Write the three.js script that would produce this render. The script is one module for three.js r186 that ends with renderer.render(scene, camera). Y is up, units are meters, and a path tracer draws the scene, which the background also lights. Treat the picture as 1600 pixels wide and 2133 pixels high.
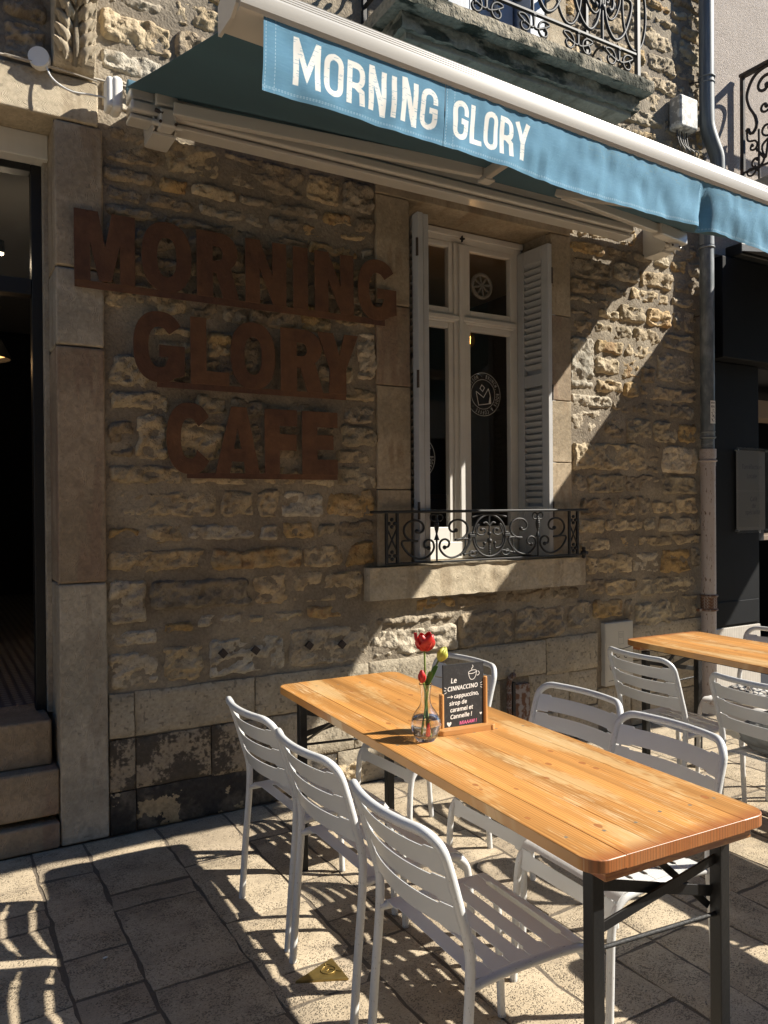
import * as THREE from 'three';
import { Sky } from 'three/addons/objects/Sky.js';
import { ImprovedNoise } from 'three/addons/math/ImprovedNoise.js';
import { RoundedBoxGeometry } from 'three/addons/geometries/RoundedBoxGeometry.js';
import { mergeGeometries, mergeVertices } from 'three/addons/utils/BufferGeometryUtils.js';

// ---------------------------------------------------------------- camera, sky, sun, exposure
const scene = new THREE.Scene();
const camera = new THREE.PerspectiveCamera(66.72, 768 / 1024, 0.05, 400);
camera.position.set(0, 1.52, 3.788);
camera.up.set(0.0099105, 0.9999505, -0.0008361);
camera.lookAt(0.5047755, 1.52 - 0.0057246, 3.788 - 0.8632317);
const renderer = new THREE.WebGLRenderer({ antialias: true });
renderer.setSize(768, 1024);
renderer.toneMapping = THREE.LinearToneMapping;
renderer.toneMappingExposure = 2.05;
renderer.shadowMap.enabled = true;
const SUN = new THREE.Vector3(1.13, 1, 0.62).normalize();
const sky = new Sky();
sky.name = 'sky'; sky.scale.setScalar(300);
sky.userData = { kind: 'structure', label: 'clear blue daytime sky above the street' };
sky.material.uniforms.sunPosition.value.copy(SUN).multiplyScalar(200);
sky.material.uniforms.turbidity.value = 3;
sky.material.uniforms.rayleigh.value = 1.2;
sky.material.uniforms.mieCoefficient.value = 0.003;
scene.add(sky);
scene.environmentIntensity = 0.1;
const sun = new THREE.DirectionalLight(new THREE.Color().setRGB(1, 0.93, 0.81), 5);
sun.name = 'sun';
sun.position.copy(SUN).multiplyScalar(20).add(new THREE.Vector3(2.5, 1, 1.5));
sun.target.position.set(2.5, 1, 1.5);
sun.castShadow = true; sun.shadow.radius = 1;
sun.shadow.mapSize.set(4096, 4096);
Object.assign(sun.shadow.camera, { left: -7, right: 7, top: 7, bottom: -7, near: 1, far: 50 });
scene.add(sun, sun.target);

// ---------------------------------------------------------------- helpers
let seed = 7;
const rnd = () => { seed |= 0; seed = seed + 0x6D2B79F5 | 0; let t = Math.imul(seed ^ seed >>> 15, 1 | seed); t = t + Math.imul(t ^ t >>> 7, 61 | t) ^ t; return ((t ^ t >>> 14) >>> 0) / 4294967296; };
const rr = (a, b) => a + (b - a) * rnd();
const clamp = (x, a = 0, b = 1) => Math.min(b, Math.max(a, x));
const sst = (a, b, x) => { const t = clamp((x - a) / (b - a)); return t * t * (3 - 2 * t); };
const mix = (a, b, t) => a + (b - a) * t;
const V3 = (x, y, z) => new THREE.Vector3(x, y, z);
const PN = new ImprovedNoise();
const n3 = (x, y, z = 0.37) => PN.noise(x, y, z);
const fbm = (x, y, z, o = 4) => { let a = 1, s = 0, f = 1; for (let i = 0; i < o; i++) { s += a * n3(x * f, y * f, z + i * 7.3); a *= .5; f *= 2.03; } return s; };
// periodic value noise for tiling textures
const HASH = new Float32Array(65536); for (let i = 0; i < 65536; i++) HASH[i] = rnd();
const hv = (x, y, s) => HASH[((x * 374761393 + y * 668265263 + s * 974634541) >>> 3) & 65535];
function vn(x, y, px, py, s) {
  const xi = Math.floor(x), yi = Math.floor(y), fx = x - xi, fy = y - yi, u = fx * fx * (3 - 2 * fx), v = fy * fy * (3 - 2 * fy);
  const x0 = ((xi % px) + px) % px, x1 = (x0 + 1) % px, y0 = ((yi % py) + py) % py, y1 = (y0 + 1) % py;
  const a = hv(x0, y0, s), b = hv(x1, y0, s), c = hv(x0, y1, s), d = hv(x1, y1, s);
  return a + (b - a) * u + (c - a) * v + (a - b - c + d) * u * v;
}
const tf = (u, v, fx, fy, o, s) => { let a = .5, t = 0, n = 0; for (let i = 0; i < o; i++) { t += a * vn(u * fx, v * fy, fx, fy, s + i); n += a; a *= .55; fx *= 2; fy *= 2; } return t / n; };
function tex(w, h, size, fn, srgb = true, sizeY = size) {
  const d = new Uint8Array(w * h * 4);
  for (let j = 0, k = 0; j < h; j++) for (let i = 0; i < w; i++, k += 4) {
    const c = fn((i + .5) / w, (j + .5) / h);
    if (typeof c === 'number') { const q = clamp(c) * 255; d[k] = d[k + 1] = d[k + 2] = q; }
    else for (let m = 0; m < 3; m++) { let q = clamp(c[m]); if (srgb) q = q <= .0031308 ? q * 12.92 : 1.055 * Math.pow(q, 1 / 2.4) - .055; d[k + m] = q * 255; }
    d[k + 3] = 255;
  }
  const t = new THREE.DataTexture(d, w, h); t.wrapS = t.wrapT = THREE.RepeatWrapping; t.magFilter = THREE.LinearFilter; t.minFilter = THREE.LinearMipmapLinearFilter; t.generateMipmaps = true;
  if (srgb) t.colorSpace = THREE.SRGBColorSpace;
  t.repeat.set(1 / size, 1 / sizeY); t.needsUpdate = true; return t;
}
const lerp3 = (a, b, t) => [mix(a[0], b[0], t), mix(a[1], b[1], t), mix(a[2], b[2], t)];
const sc3 = (a, t) => [a[0] * t, a[1] * t, a[2] * t];
const col = (r, g, b) => new THREE.Color().setRGB(r, g, b);
const std = o => new THREE.MeshStandardMaterial(o);
const phy = o => new THREE.MeshPhysicalMaterial(o);
// uv in metres from local position, by the way each face points
function muv(g, ox = 0, oy = 0, swap = false) {
  if (g.index) g = g.toNonIndexed(); else g = g.clone();
  if (!g.attributes.normal) g.computeVertexNormals();
  const p = g.attributes.position, n = p.count, uv = new Float32Array(n * 2), a = V3(), b = V3(), c = V3();
  for (let i = 0; i < n; i += 3) {
    a.fromBufferAttribute(p, i); b.fromBufferAttribute(p, i + 1); c.fromBufferAttribute(p, i + 2);
    const nr = b.clone().sub(a).cross(c.clone().sub(a)), ax = Math.abs(nr.x), ay = Math.abs(nr.y), az = Math.abs(nr.z);
    [a, b, c].forEach((q, k) => {
      let u, v; if (az >= ax && az >= ay) { u = q.x; v = q.y; } else if (ay >= ax) { u = q.x; v = q.z; } else { u = q.z; v = q.y; }
      if (swap) [u, v] = [v, u];
      uv[(i + k) * 2] = u + ox; uv[(i + k) * 2 + 1] = v + oy;
    });
  }
  g.setAttribute('uv', new THREE.BufferAttribute(uv, 2)); return g;
}
const names = {};
const numbered = n => { const k = names[n] = (names[n] ?? -1) + 1; return k ? n + '_' + String(k).padStart(3, '0') : n; };
const shade = m => { m.castShadow = m.receiveShadow = true; return m; };
function mesh(name, geo, mat, parent) { const m = shade(new THREE.Mesh(geo, mat)); m.name = parent ? name : numbered(name); (parent || scene).add(m); return m; }
function tag(o, label, category, group) { o.userData.label = label; if (category) o.userData.category = category; if (group) o.userData.group = group; return o; }
function thing(name, label, category, pos = [0, 0, 0], rot = 0, group) { const o = new THREE.Group(); o.name = numbered(name); o.position.set(...pos); o.rotation.y = rot; tag(o, label, category, group); scene.add(o); return o; }
function struct(o, label) { o.userData.kind = 'structure'; if (label) o.userData.label = label; return o; }
function part(name, parent) { const o = new THREE.Group(); o.name = name; parent.add(o); return o; }
// box from corner to corner, with rounded arrises and uv in metres
function box(x0, y0, z0, x1, y1, z1, r = 0.004, seg = 1) {
  const w = x1 - x0, h = y1 - y0, d = z1 - z0; r = Math.min(r, w / 2.2, h / 2.2, d / 2.2);
  const g = r > 0 ? new RoundedBoxGeometry(w, h, d, seg, r) : new THREE.BoxGeometry(w, h, d);
  g.translate((x0 + x1) / 2, (y0 + y1) / 2, (z0 + z1) / 2); return muv(g);
}
const merge = l => mergeGeometries(l.map(g => { g = g.index ? g.toNonIndexed() : g; for (const k of Object.keys(g.attributes)) if (!['position', 'normal', 'uv'].includes(k)) g.deleteAttribute(k); return g; }));
function tube(pts, r, seg = 0, rad = 8, closed = false) {
  const c = new THREE.CatmullRomCurve3(pts.map(p => p.isVector3 ? p : V3(...p)), closed, 'centripetal');
  return new THREE.TubeGeometry(c, seg || pts.length * 4, r, rad, closed);
}
function caps(pts, r, rad = 8) { const a = pts[0], b = pts[pts.length - 1]; return [a, b].map(p => { const s = new THREE.SphereGeometry(r, rad, 4); const q = p.isVector3 ? p : V3(...p); s.translate(q.x, q.y, q.z); return s; }); }
const rod = (a, b, r, rad = 8) => { const A = V3(...a), B = V3(...b), g = new THREE.CylinderGeometry(r, r, A.distanceTo(B), rad); g.applyQuaternion(new THREE.Quaternion().setFromUnitVectors(V3(0, 1, 0), B.clone().sub(A).normalize())); const m = A.add(B).multiplyScalar(.5); g.translate(m.x, m.y, m.z); return g; };
// flat bar of w x t section between two points (w along 'side')
function bar(a, b, w, t, side) {
  const A = V3(...a), B = V3(...b), L = A.distanceTo(B), d = B.clone().sub(A).normalize(), s = V3(...side); s.addScaledVector(d, -s.dot(d)).normalize(); const n = s.clone().cross(d);
  const g = new RoundedBoxGeometry(w, L, t, 1, Math.min(w, t) * .18); g.applyMatrix4(new THREE.Matrix4().makeBasis(s, d, n).setPosition(A.add(B).multiplyScalar(.5))); return muv(g);
}
// closed thin sheet from a surface function f(u, v) -> Vector3
function sheet(f, nu, nv, th) {
  const P = [], N = []; const e = 1e-3;
  for (let j = 0; j <= nv; j++) for (let i = 0; i <= nu; i++) {
    const u = i / nu, v = j / nv, p = f(u, v), a = f(Math.min(1, u + e), v).sub(f(Math.max(0, u - e), v)), b = f(u, Math.min(1, v + e)).sub(f(u, Math.max(0, v - e)));
    P.push(p); N.push(a.cross(b).normalize());
  }
  const pos = [], uv = [], id = [], S = nu + 1, T = S * (nv + 1);
  for (const sgn of [1, -1]) for (let k = 0; k < T; k++) { const q = P[k].clone().addScaledVector(N[k], sgn * th / 2); pos.push(q.x, q.y, q.z); uv.push((k % S) / nu, Math.floor(k / S) / nv); }
  for (let j = 0; j < nv; j++) for (let i = 0; i < nu; i++) { const a = j * S + i, b = a + 1, c = a + S, d = c + 1; id.push(a, b, d, a, d, c, T + a, T + d, T + b, T + a, T + c, T + d); }
  const rim = (a, b) => id.push(a, T + b, b, a, T + a, T + b);
  for (let i = 0; i < nu; i++) { rim(i, i + 1); rim(nv * S + i + 1, nv * S + i); }
  for (let j = 0; j < nv; j++) { rim((j + 1) * S, j * S); rim(j * S + nu, (j + 1) * S + nu); }
  const g = new THREE.BufferGeometry(); g.setAttribute('position', new THREE.Float32BufferAttribute(pos, 3)); g.setAttribute('uv', new THREE.Float32BufferAttribute(uv, 2)); g.setIndex(id);
  const ng = g.toNonIndexed(); ng.computeVertexNormals(); // flat rims, then smooth the two faces
  return smoothNormals(ng, .7);
}
function smoothNormals(g, cos = .6) {
  const p = g.attributes.position, n = g.attributes.normal, map = new Map(), key = i => `${Math.round(p.getX(i) * 1e5)},${Math.round(p.getY(i) * 1e5)},${Math.round(p.getZ(i) * 1e5)}`;
  for (let i = 0; i < p.count; i++) { const k = key(i); if (!map.has(k)) map.set(k, []); map.get(k).push(i); }
  const src = n.array.slice(), out = n.array;
  for (const l of map.values()) for (const i of l) { let x = 0, y = 0, z = 0; for (const j of l) if (src[i * 3] * src[j * 3] + src[i * 3 + 1] * src[j * 3 + 1] + src[i * 3 + 2] * src[j * 3 + 2] > cos) { x += src[j * 3]; y += src[j * 3 + 1]; z += src[j * 3 + 2]; } const L = Math.hypot(x, y, z) || 1; out[i * 3] = x / L; out[i * 3 + 1] = y / L; out[i * 3 + 2] = z / L; }
  return g;
}
function canvas(w, h, draw) { const c = document.createElement('canvas'); c.width = w; c.height = h; const x = c.getContext('2d'); draw(x, w, h); const t = new THREE.CanvasTexture(c); t.colorSpace = THREE.SRGBColorSpace; return t; }
function planeUV(g, x0, y0, w, h) { const p = g.attributes.position, uv = new Float32Array(p.count * 2); for (let i = 0; i < p.count; i++) { uv[i * 2] = (p.getX(i) - x0) / w; uv[i * 2 + 1] = (p.getY(i) - y0) / h; } g.setAttribute('uv', new THREE.BufferAttribute(uv, 2)); return g; }
// ---------------------------------------------------------------- materials
const bumpRough = tex(512, 512, .5, (u, v) => { const a = tf(u, v, 8, 8, 5, 11), b = Math.abs(tf(u, v, 14, 14, 4, 31) - .5) * 2; return .35 + (a - .5) * .9 + b * .55 - (vn(u * 90, v * 90, 90, 90, 5) > .82 ? .25 : 0); }, false);
const bumpFine = tex(512, 512, .25, (u, v) => .5 + (tf(u, v, 24, 24, 4, 41) - .5) * 1.1 - (vn(u * 70, v * 70, 70, 70, 9) > .86 ? .3 : 0), false);
function stoneMap(a, b, c, s) { return tex(512, 512, .7, (u, v) => { const t = tf(u, v, 5, 5, 5, s), q = tf(u, v, 11, 11, 4, s + 9), r = tf(u, v, 60, 60, 2, s + 20); let k = lerp3(a, b, sst(.35, .65, t)); k = lerp3(k, c, sst(.56, .72, q) * .75); const f = .82 + .36 * r; return sc3(k, f * (vn(u * 64, v * 64, 64, 64, s + 3) > .9 ? .72 : 1)); }); }
const stoneM = {};
for (const [k, a, b, c] of [['g', [.255, .205, .145], [.33, .275, .2], [.17, .14, .105]], ['c', [.36, .29, .19], [.43, .355, .245], [.25, .195, .13]], ['o', [.38, .265, .125], [.4, .31, .19], [.29, .175, .085]], ['p', [.43, .375, .29], [.5, .435, .335], [.33, .27, .195]]])
  stoneM[k] = std({ map: stoneMap(a, b, c, k.charCodeAt(0)), bumpMap: bumpRough, bumpScale: .011, roughness: .94, vertexColors: true });
const mortarM = std({ map: tex(512, 512, .9, (u, v) => { const t = tf(u, v, 4, 4, 5, 71), r = tf(u, v, 90, 90, 2, 75); return sc3(lerp3([.2, .166, .125], [.31, .262, .195], sst(.3, .7, t)), .78 + .44 * r); }), bumpMap: bumpFine, bumpScale: .004, roughness: .97 });
// dressed limestone with fine tooling lines
const toolV = tex(512, 512, .3, (u, v) => .5 + .32 * Math.sin((u * 64 + (tf(u, v, 6, 6, 3, 81) - .5) * 5) * 6.283) * (0.4 + vn(u * 20, v * 20, 20, 20, 3)) + (tf(u, v, 30, 30, 3, 83) - .5) * .7, false);
const toolD = tex(512, 512, .3, (u, v) => .5 + .3 * Math.sin((u * 40 + v * 40 + (tf(u, v, 6, 6, 3, 87) - .5) * 5) * 6.283) * (.3 + vn(u * 24, v * 24, 24, 24, 4)) + (tf(u, v, 30, 30, 3, 89) - .5) * .9, false);
const dressedMap = (a, b, c, s) => tex(512, 512, 1.1, (u, v) => { const t = tf(u, v, 3, 5, 5, s), q = tf(u, v, 14, 3, 4, s + 7), r = tf(u, v, 80, 80, 2, s + 11); return sc3(lerp3(lerp3(sc3(a, .9), sc3(b, 1.06), sst(.35, .65, t)), c, sst(.5, .7, q) * .75), (.84 + .32 * r) * (vn(u * 90, v * 90, 90, 90, s + 2) > .93 ? .75 : 1)); });
const jambMaps = [dressedMap([.375, .3, .205], [.43, .345, .24], [.3, .215, .135], 101), dressedMap([.33, .255, .175], [.37, .285, .2], [.27, .18, .125], 113), dressedMap([.4, .35, .275], [.44, .385, .305], [.33, .275, .21], 127)];
const jambM = jambMaps.map(m => std({ map: m, bumpMap: toolV, bumpScale: .0035, roughness: .93 }));
const sillM = std({ map: dressedMap([.45, .375, .265], [.5, .425, .31], [.37, .295, .2], 131), bumpMap: toolD, bumpScale: .004, roughness: .93 });
const plinthM = [0, 1].map(i => std({ map: tex(512, 512, .8, (u, v) => { const t = tf(u, v, 6, 6, 5, 141 + i * 9), r = tf(u, v, 70, 70, 2, 145 + i), p = vn(u * 55, v * 55, 55, 55, 148 + i) > .84 ? .62 : 1; return sc3(lerp3([.32, .275, .205], [.4, .345, .26], sst(.3, .7, t)), (.8 + .4 * r) * p); }), bumpMap: bumpRough, bumpScale: .007, roughness: .95 }));
const sootM = std({ map: tex(1024, 1024, .9, (u, v) => { const t = tf(u, v, 6, 7, 6, 161), q = tf(u, v, 50, 50, 3, 167), m = tf(u, v, 9, 9, 5, 169), e = sst(.60, .615, t + (q - .5) * .1); return sc3(lerp3(lerp3([.042, .036, .03], [.12, .1, .075], sst(.42, .62, m)), [.36, .28, .17], e), .6 + .8 * q); }), bumpMap: bumpRough, bumpScale: .009, roughness: .96 });
const grimeM = std({ map: tex(1024, 1024, .9, (u, v) => { const m = tf(u, v, 5, 8, 6, 151), q = tf(u, v, 70, 70, 3, 153), g = sst(.46, .6, m + (q - .5) * .35); return sc3(lerp3([.085, .07, .053], [.3, .245, .175], g), .7 + .6 * q); }), bumpMap: bumpRough, bumpScale: .008, roughness: .96 });
// paving: pitted grey-beige limestone
const pitF = (u, v) => { const p = tf(u, v, 190, 260, 2, 175), m = tf(u, v, 10, 14, 3, 177); return sst(.60, .78, p + (m - .5) * .4); };
const pitBump = tex(1024, 1024, .8, (u, v) => { const l = tf(u, v, 24, 80, 3, 171); return .8 + (l - .5) * .4 - pitF(u, v) * .6; }, false);
const paveMaps = [0, 1, 2].map(i => tex(1024, 1024, .8, (u, v) => { const t = tf(u, v, 4, 4, 5, 181 + i * 13), r = tf(u, v, 200, 200, 2, 187), w = tf(u, v, 9, 9, 4, 190 + i); let c = lerp3([[.36, .292, .202], [.4, .325, .226], [.33, .268, .19]][i], [[.45, .37, .262], [.48, .395, .28], [.41, .335, .242]][i], sst(.3, .7, t)); c = lerp3(c, [.24, .195, .145], sst(.56, .74, w) * .4); return sc3(c, (.8 + .4 * r) * (1 - .55 * pitF(u, v))); }));
const paveM = paveMaps.map(m => std({ map: m, bumpMap: pitBump, bumpScale: .004, roughness: .9 }));
const jointM = std({ color: col(.13, .106, .08), bumpMap: bumpFine, bumpScale: .004, roughness: 1 });
// painted steel chairs
const chipMap = tex(512, 512, .35, (u, v) => { const t = tf(u, v, 6, 6, 4, 201), q = tf(u, v, 40, 40, 3, 205), c = sst(.775, .79, tf(u, v, 18, 18, 3, 207)); return lerp3(sc3([.62, .625, .62], .92 + .1 * t + .06 * (q - .5)), [.2, .18, .16], c * .85); });
const chairM = phy({ map: chipMap, roughness: .38, clearcoat: .35, clearcoatRoughness: .3 });
const slatM = phy({ color: col(.63, .635, .625), roughness: .33, clearcoat: .35, clearcoatRoughness: .25, bumpMap: bumpFine, bumpScale: .0002 });
const blackM = std({ color: col(.0075, .0075, .008), roughness: .5, bumpMap: bumpFine, bumpScale: .0005 });
const ironM = std({ color: col(.009, .0095, .01), roughness: .55 });
const rustIronM = std({ map: tex(256, 256, .3, (u, v) => lerp3([.03, .026, .024], [.085, .05, .035], sst(.45, .7, tf(u, v, 8, 8, 4, 215)))), roughness: .75 });
const rustM = std({ map: tex(1024, 1024, 1.1, (u, v) => { const t = tf(u, v, 4, 6, 6, 221), q = tf(u, v, 40, 40, 3, 227), s = tf(u, v, 60, 5, 3, 229); let c = lerp3([.1, .046, .026], [.155, .074, .036], sst(.3, .7, t)); c = lerp3(c, [.075, .035, .028], sst(.55, .7, tf(u, v, 3, 3, 4, 231)) * .6); return sc3(c, (.75 + .5 * q) * (.9 + .2 * s)); }), bumpMap: bumpFine, bumpScale: .0012, roughness: .82, metalness: .15 });
const whiteAluM = phy({ color: col(.5, .48, .445), roughness: .32, clearcoat: .3, clearcoatRoughness: .25 });
const plasticM = std({ color: col(.75, .74, .7), roughness: .45 });
const darkM = std({ color: col(.012, .012, .014), roughness: .5 });
const zincM = std({ map: tex(512, 512, .6, (u, v) => { const t = tf(u, v, 3, 8, 5, 241), q = tf(u, v, 20, 20, 3, 247); return sc3(lerp3([.11, .125, .135], [.21, .225, .235], sst(.3, .7, t)), .8 + .4 * q); }), roughness: .55, metalness: .2 });
const castM = std({ map: tex(512, 512, .5, (u, v) => { const t = tf(u, v, 4, 4, 5, 251), q = sst(.70, .74, tf(u, v, 26, 12, 4, 257)); return lerp3(lerp3([.36, .31, .29], [.43, .375, .35], t), [.12, .075, .05], q); }), roughness: .55, bumpMap: bumpFine, bumpScale: .001 });
const rustPipeM = std({ map: tex(256, 256, .2, (u, v) => lerp3([.3, .26, .24], [.15, .07, .035], sst(.38, .55, tf(u, v, 7, 7, 4, 261)))), roughness: .8, bumpMap: bumpFine, bumpScale: .002 });
const paintM = phy({ map: tex(512, 512, .8, (u, v) => sc3([.7, .68, .64], .9 + .12 * tf(u, v, 3, 10, 4, 271) + .05 * tf(u, v, 60, 4, 2, 273))), roughness: .5, clearcoat: .12 });
const shutterM = phy({ map: tex(512, 512, .8, (u, v) => sc3([.42, .42, .42], .88 + .16 * tf(u, v, 3, 10, 4, 275) + .06 * tf(u, v, 60, 4, 2, 277))), roughness: .52, clearcoat: .1 });
const blueShutM = std({ map: tex(256, 256, .6, (u, v) => sc3([.37, .43, .53], .88 + .2 * tf(u, v, 3, 10, 4, 279))), roughness: .5 });
const glassM = phy({ color: 0xffffff, transmission: 1, thickness: 0, roughness: .02, ior: 1.5 });
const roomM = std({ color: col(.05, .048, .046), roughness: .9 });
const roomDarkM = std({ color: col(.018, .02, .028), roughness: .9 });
// woven acrylic canvas
const weave = tex(256, 256, .02, (u, v) => .5 + .25 * Math.sin(u * 16 * 6.283) + .25 * Math.sin(v * 16 * 6.283), false);
const canvasCol = [.095, .245, .36];
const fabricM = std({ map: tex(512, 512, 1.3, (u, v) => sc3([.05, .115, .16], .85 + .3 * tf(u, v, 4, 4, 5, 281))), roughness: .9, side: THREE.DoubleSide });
const renderM = std({ map: tex(512, 512, .5, (u, v) => { const t = tf(u, v, 3, 5, 4, 291), g = vn(u * 110, v * 110, 110, 110, 295), h = vn(u * 60, v * 60, 60, 60, 297); return sc3(lerp3([.4, .345, .3], [.47, .41, .36], t), .72 + .34 * g + .14 * h); }), bumpMap: tex(512, 512, .3, (u, v) => .3 * vn(u * 48, v * 48, 48, 48, 301) + .7 * vn(u * 90, v * 90, 90, 90, 303), false), bumpScale: .006, roughness: .97 });
const mossM = std({ map: tex(1024, 1024, 2.3, (u, v) => { const t = tf(u, v, 12, 12, 5, 311), q = tf(u, v, 120, 120, 3, 313), m = sst(.45, .6, tf(u, v, 11, 26, 5, 317)); return sc3(lerp3([.3, .265, .2], [.05, .052, .036], m), (.65 + .7 * q) * (.85 + .3 * t)); }), bumpMap: bumpRough, bumpScale: .014, roughness: .97 });
const soffitM = std({ map: dressedMap([.3, .265, .2], [.35, .31, .24], [.2, .17, .12], 323), bumpMap: bumpFine, bumpScale: .003, roughness: .95 });
// ---------------------------------------------------------------- the cafe building
const cafe = thing('cafe_building', 'rubble stone cafe building with grey shuttered window and iron balcony', 'building');
function mortarPanel(x0, y0, x1, y1, step = .022) {
  const nx = Math.max(1, Math.round((x1 - x0) / step)), ny = Math.max(1, Math.round((y1 - y0) / step));
  const g = new THREE.PlaneGeometry(x1 - x0, y1 - y0, nx, ny); g.translate((x0 + x1) / 2, (y0 + y1) / 2, 0);
  const p = g.attributes.position, uv = g.attributes.uv;
  for (let i = 0; i < p.count; i++) { const x = p.getX(i), y = p.getY(i); p.setZ(i, .004 + fbm(x * 5, y * 7, 3.1, 3) * .009 + n3(x * 40, y * 40, 9) * .0022); uv.setXY(i, x, y); }
  g.computeVertexNormals(); return g;
}
// window opening 2.38..3.46 x 1.19..3.28, upper door 2.45..3.40 x 4.14.., cafe door ..0.5 x ..3.28
const core = [[.52, 0, 2.38, 3.9], [3.46, 0, 5.02, 3.9], [2.38, 0, 3.46, 1.12], [2.38, 3.34, 3.46, 4.12], [-3, 3.5, 2.38, 6.6], [3.46, 3.9, 5.02, 6.6], [-3, 0, -1.1, 3.5]];
const wallGeo = merge([
  mortarPanel(.5, 0, 2.38, 1.4), mortarPanel(2.38, 0, 3.46, 1.19), mortarPanel(3.46, 0, 5.02, 1.4),
  mortarPanel(.5, 1.4, 2.38, 3.6), mortarPanel(3.46, 1.4, 5.02, 3.6), mortarPanel(2.38, 3.28, 3.46, 4.14, .04),
  mortarPanel(-1.2, 3.45, .5, 6.5, .04), mortarPanel(.5, 3.6, 2.45, 6.5, .04), mortarPanel(3.46, 3.6, 5.02, 6.5, .03), mortarPanel(2.45, 6.0, 3.46, 6.5, .05),
  ...core.map(([a, b, c, d]) => box(a, b, -.4, c, d, -.03, 0)),
  box(-3, 6.4, -8, 5.02, 6.6, -.05, 0), box(-3.2, 0, -8, -3, 6.6, -.03, 0), box(-3.2, 0, -8.2, 5.02, 6.6, -8, 0), box(4.98, 0, -8, 5.02, 6.6, -.42, 0),
]);
const wall = mesh('wall', wallGeo, mortarM, cafe);
tag(wall, 'rubble wall with wide grey-brown mortar joints');
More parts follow.
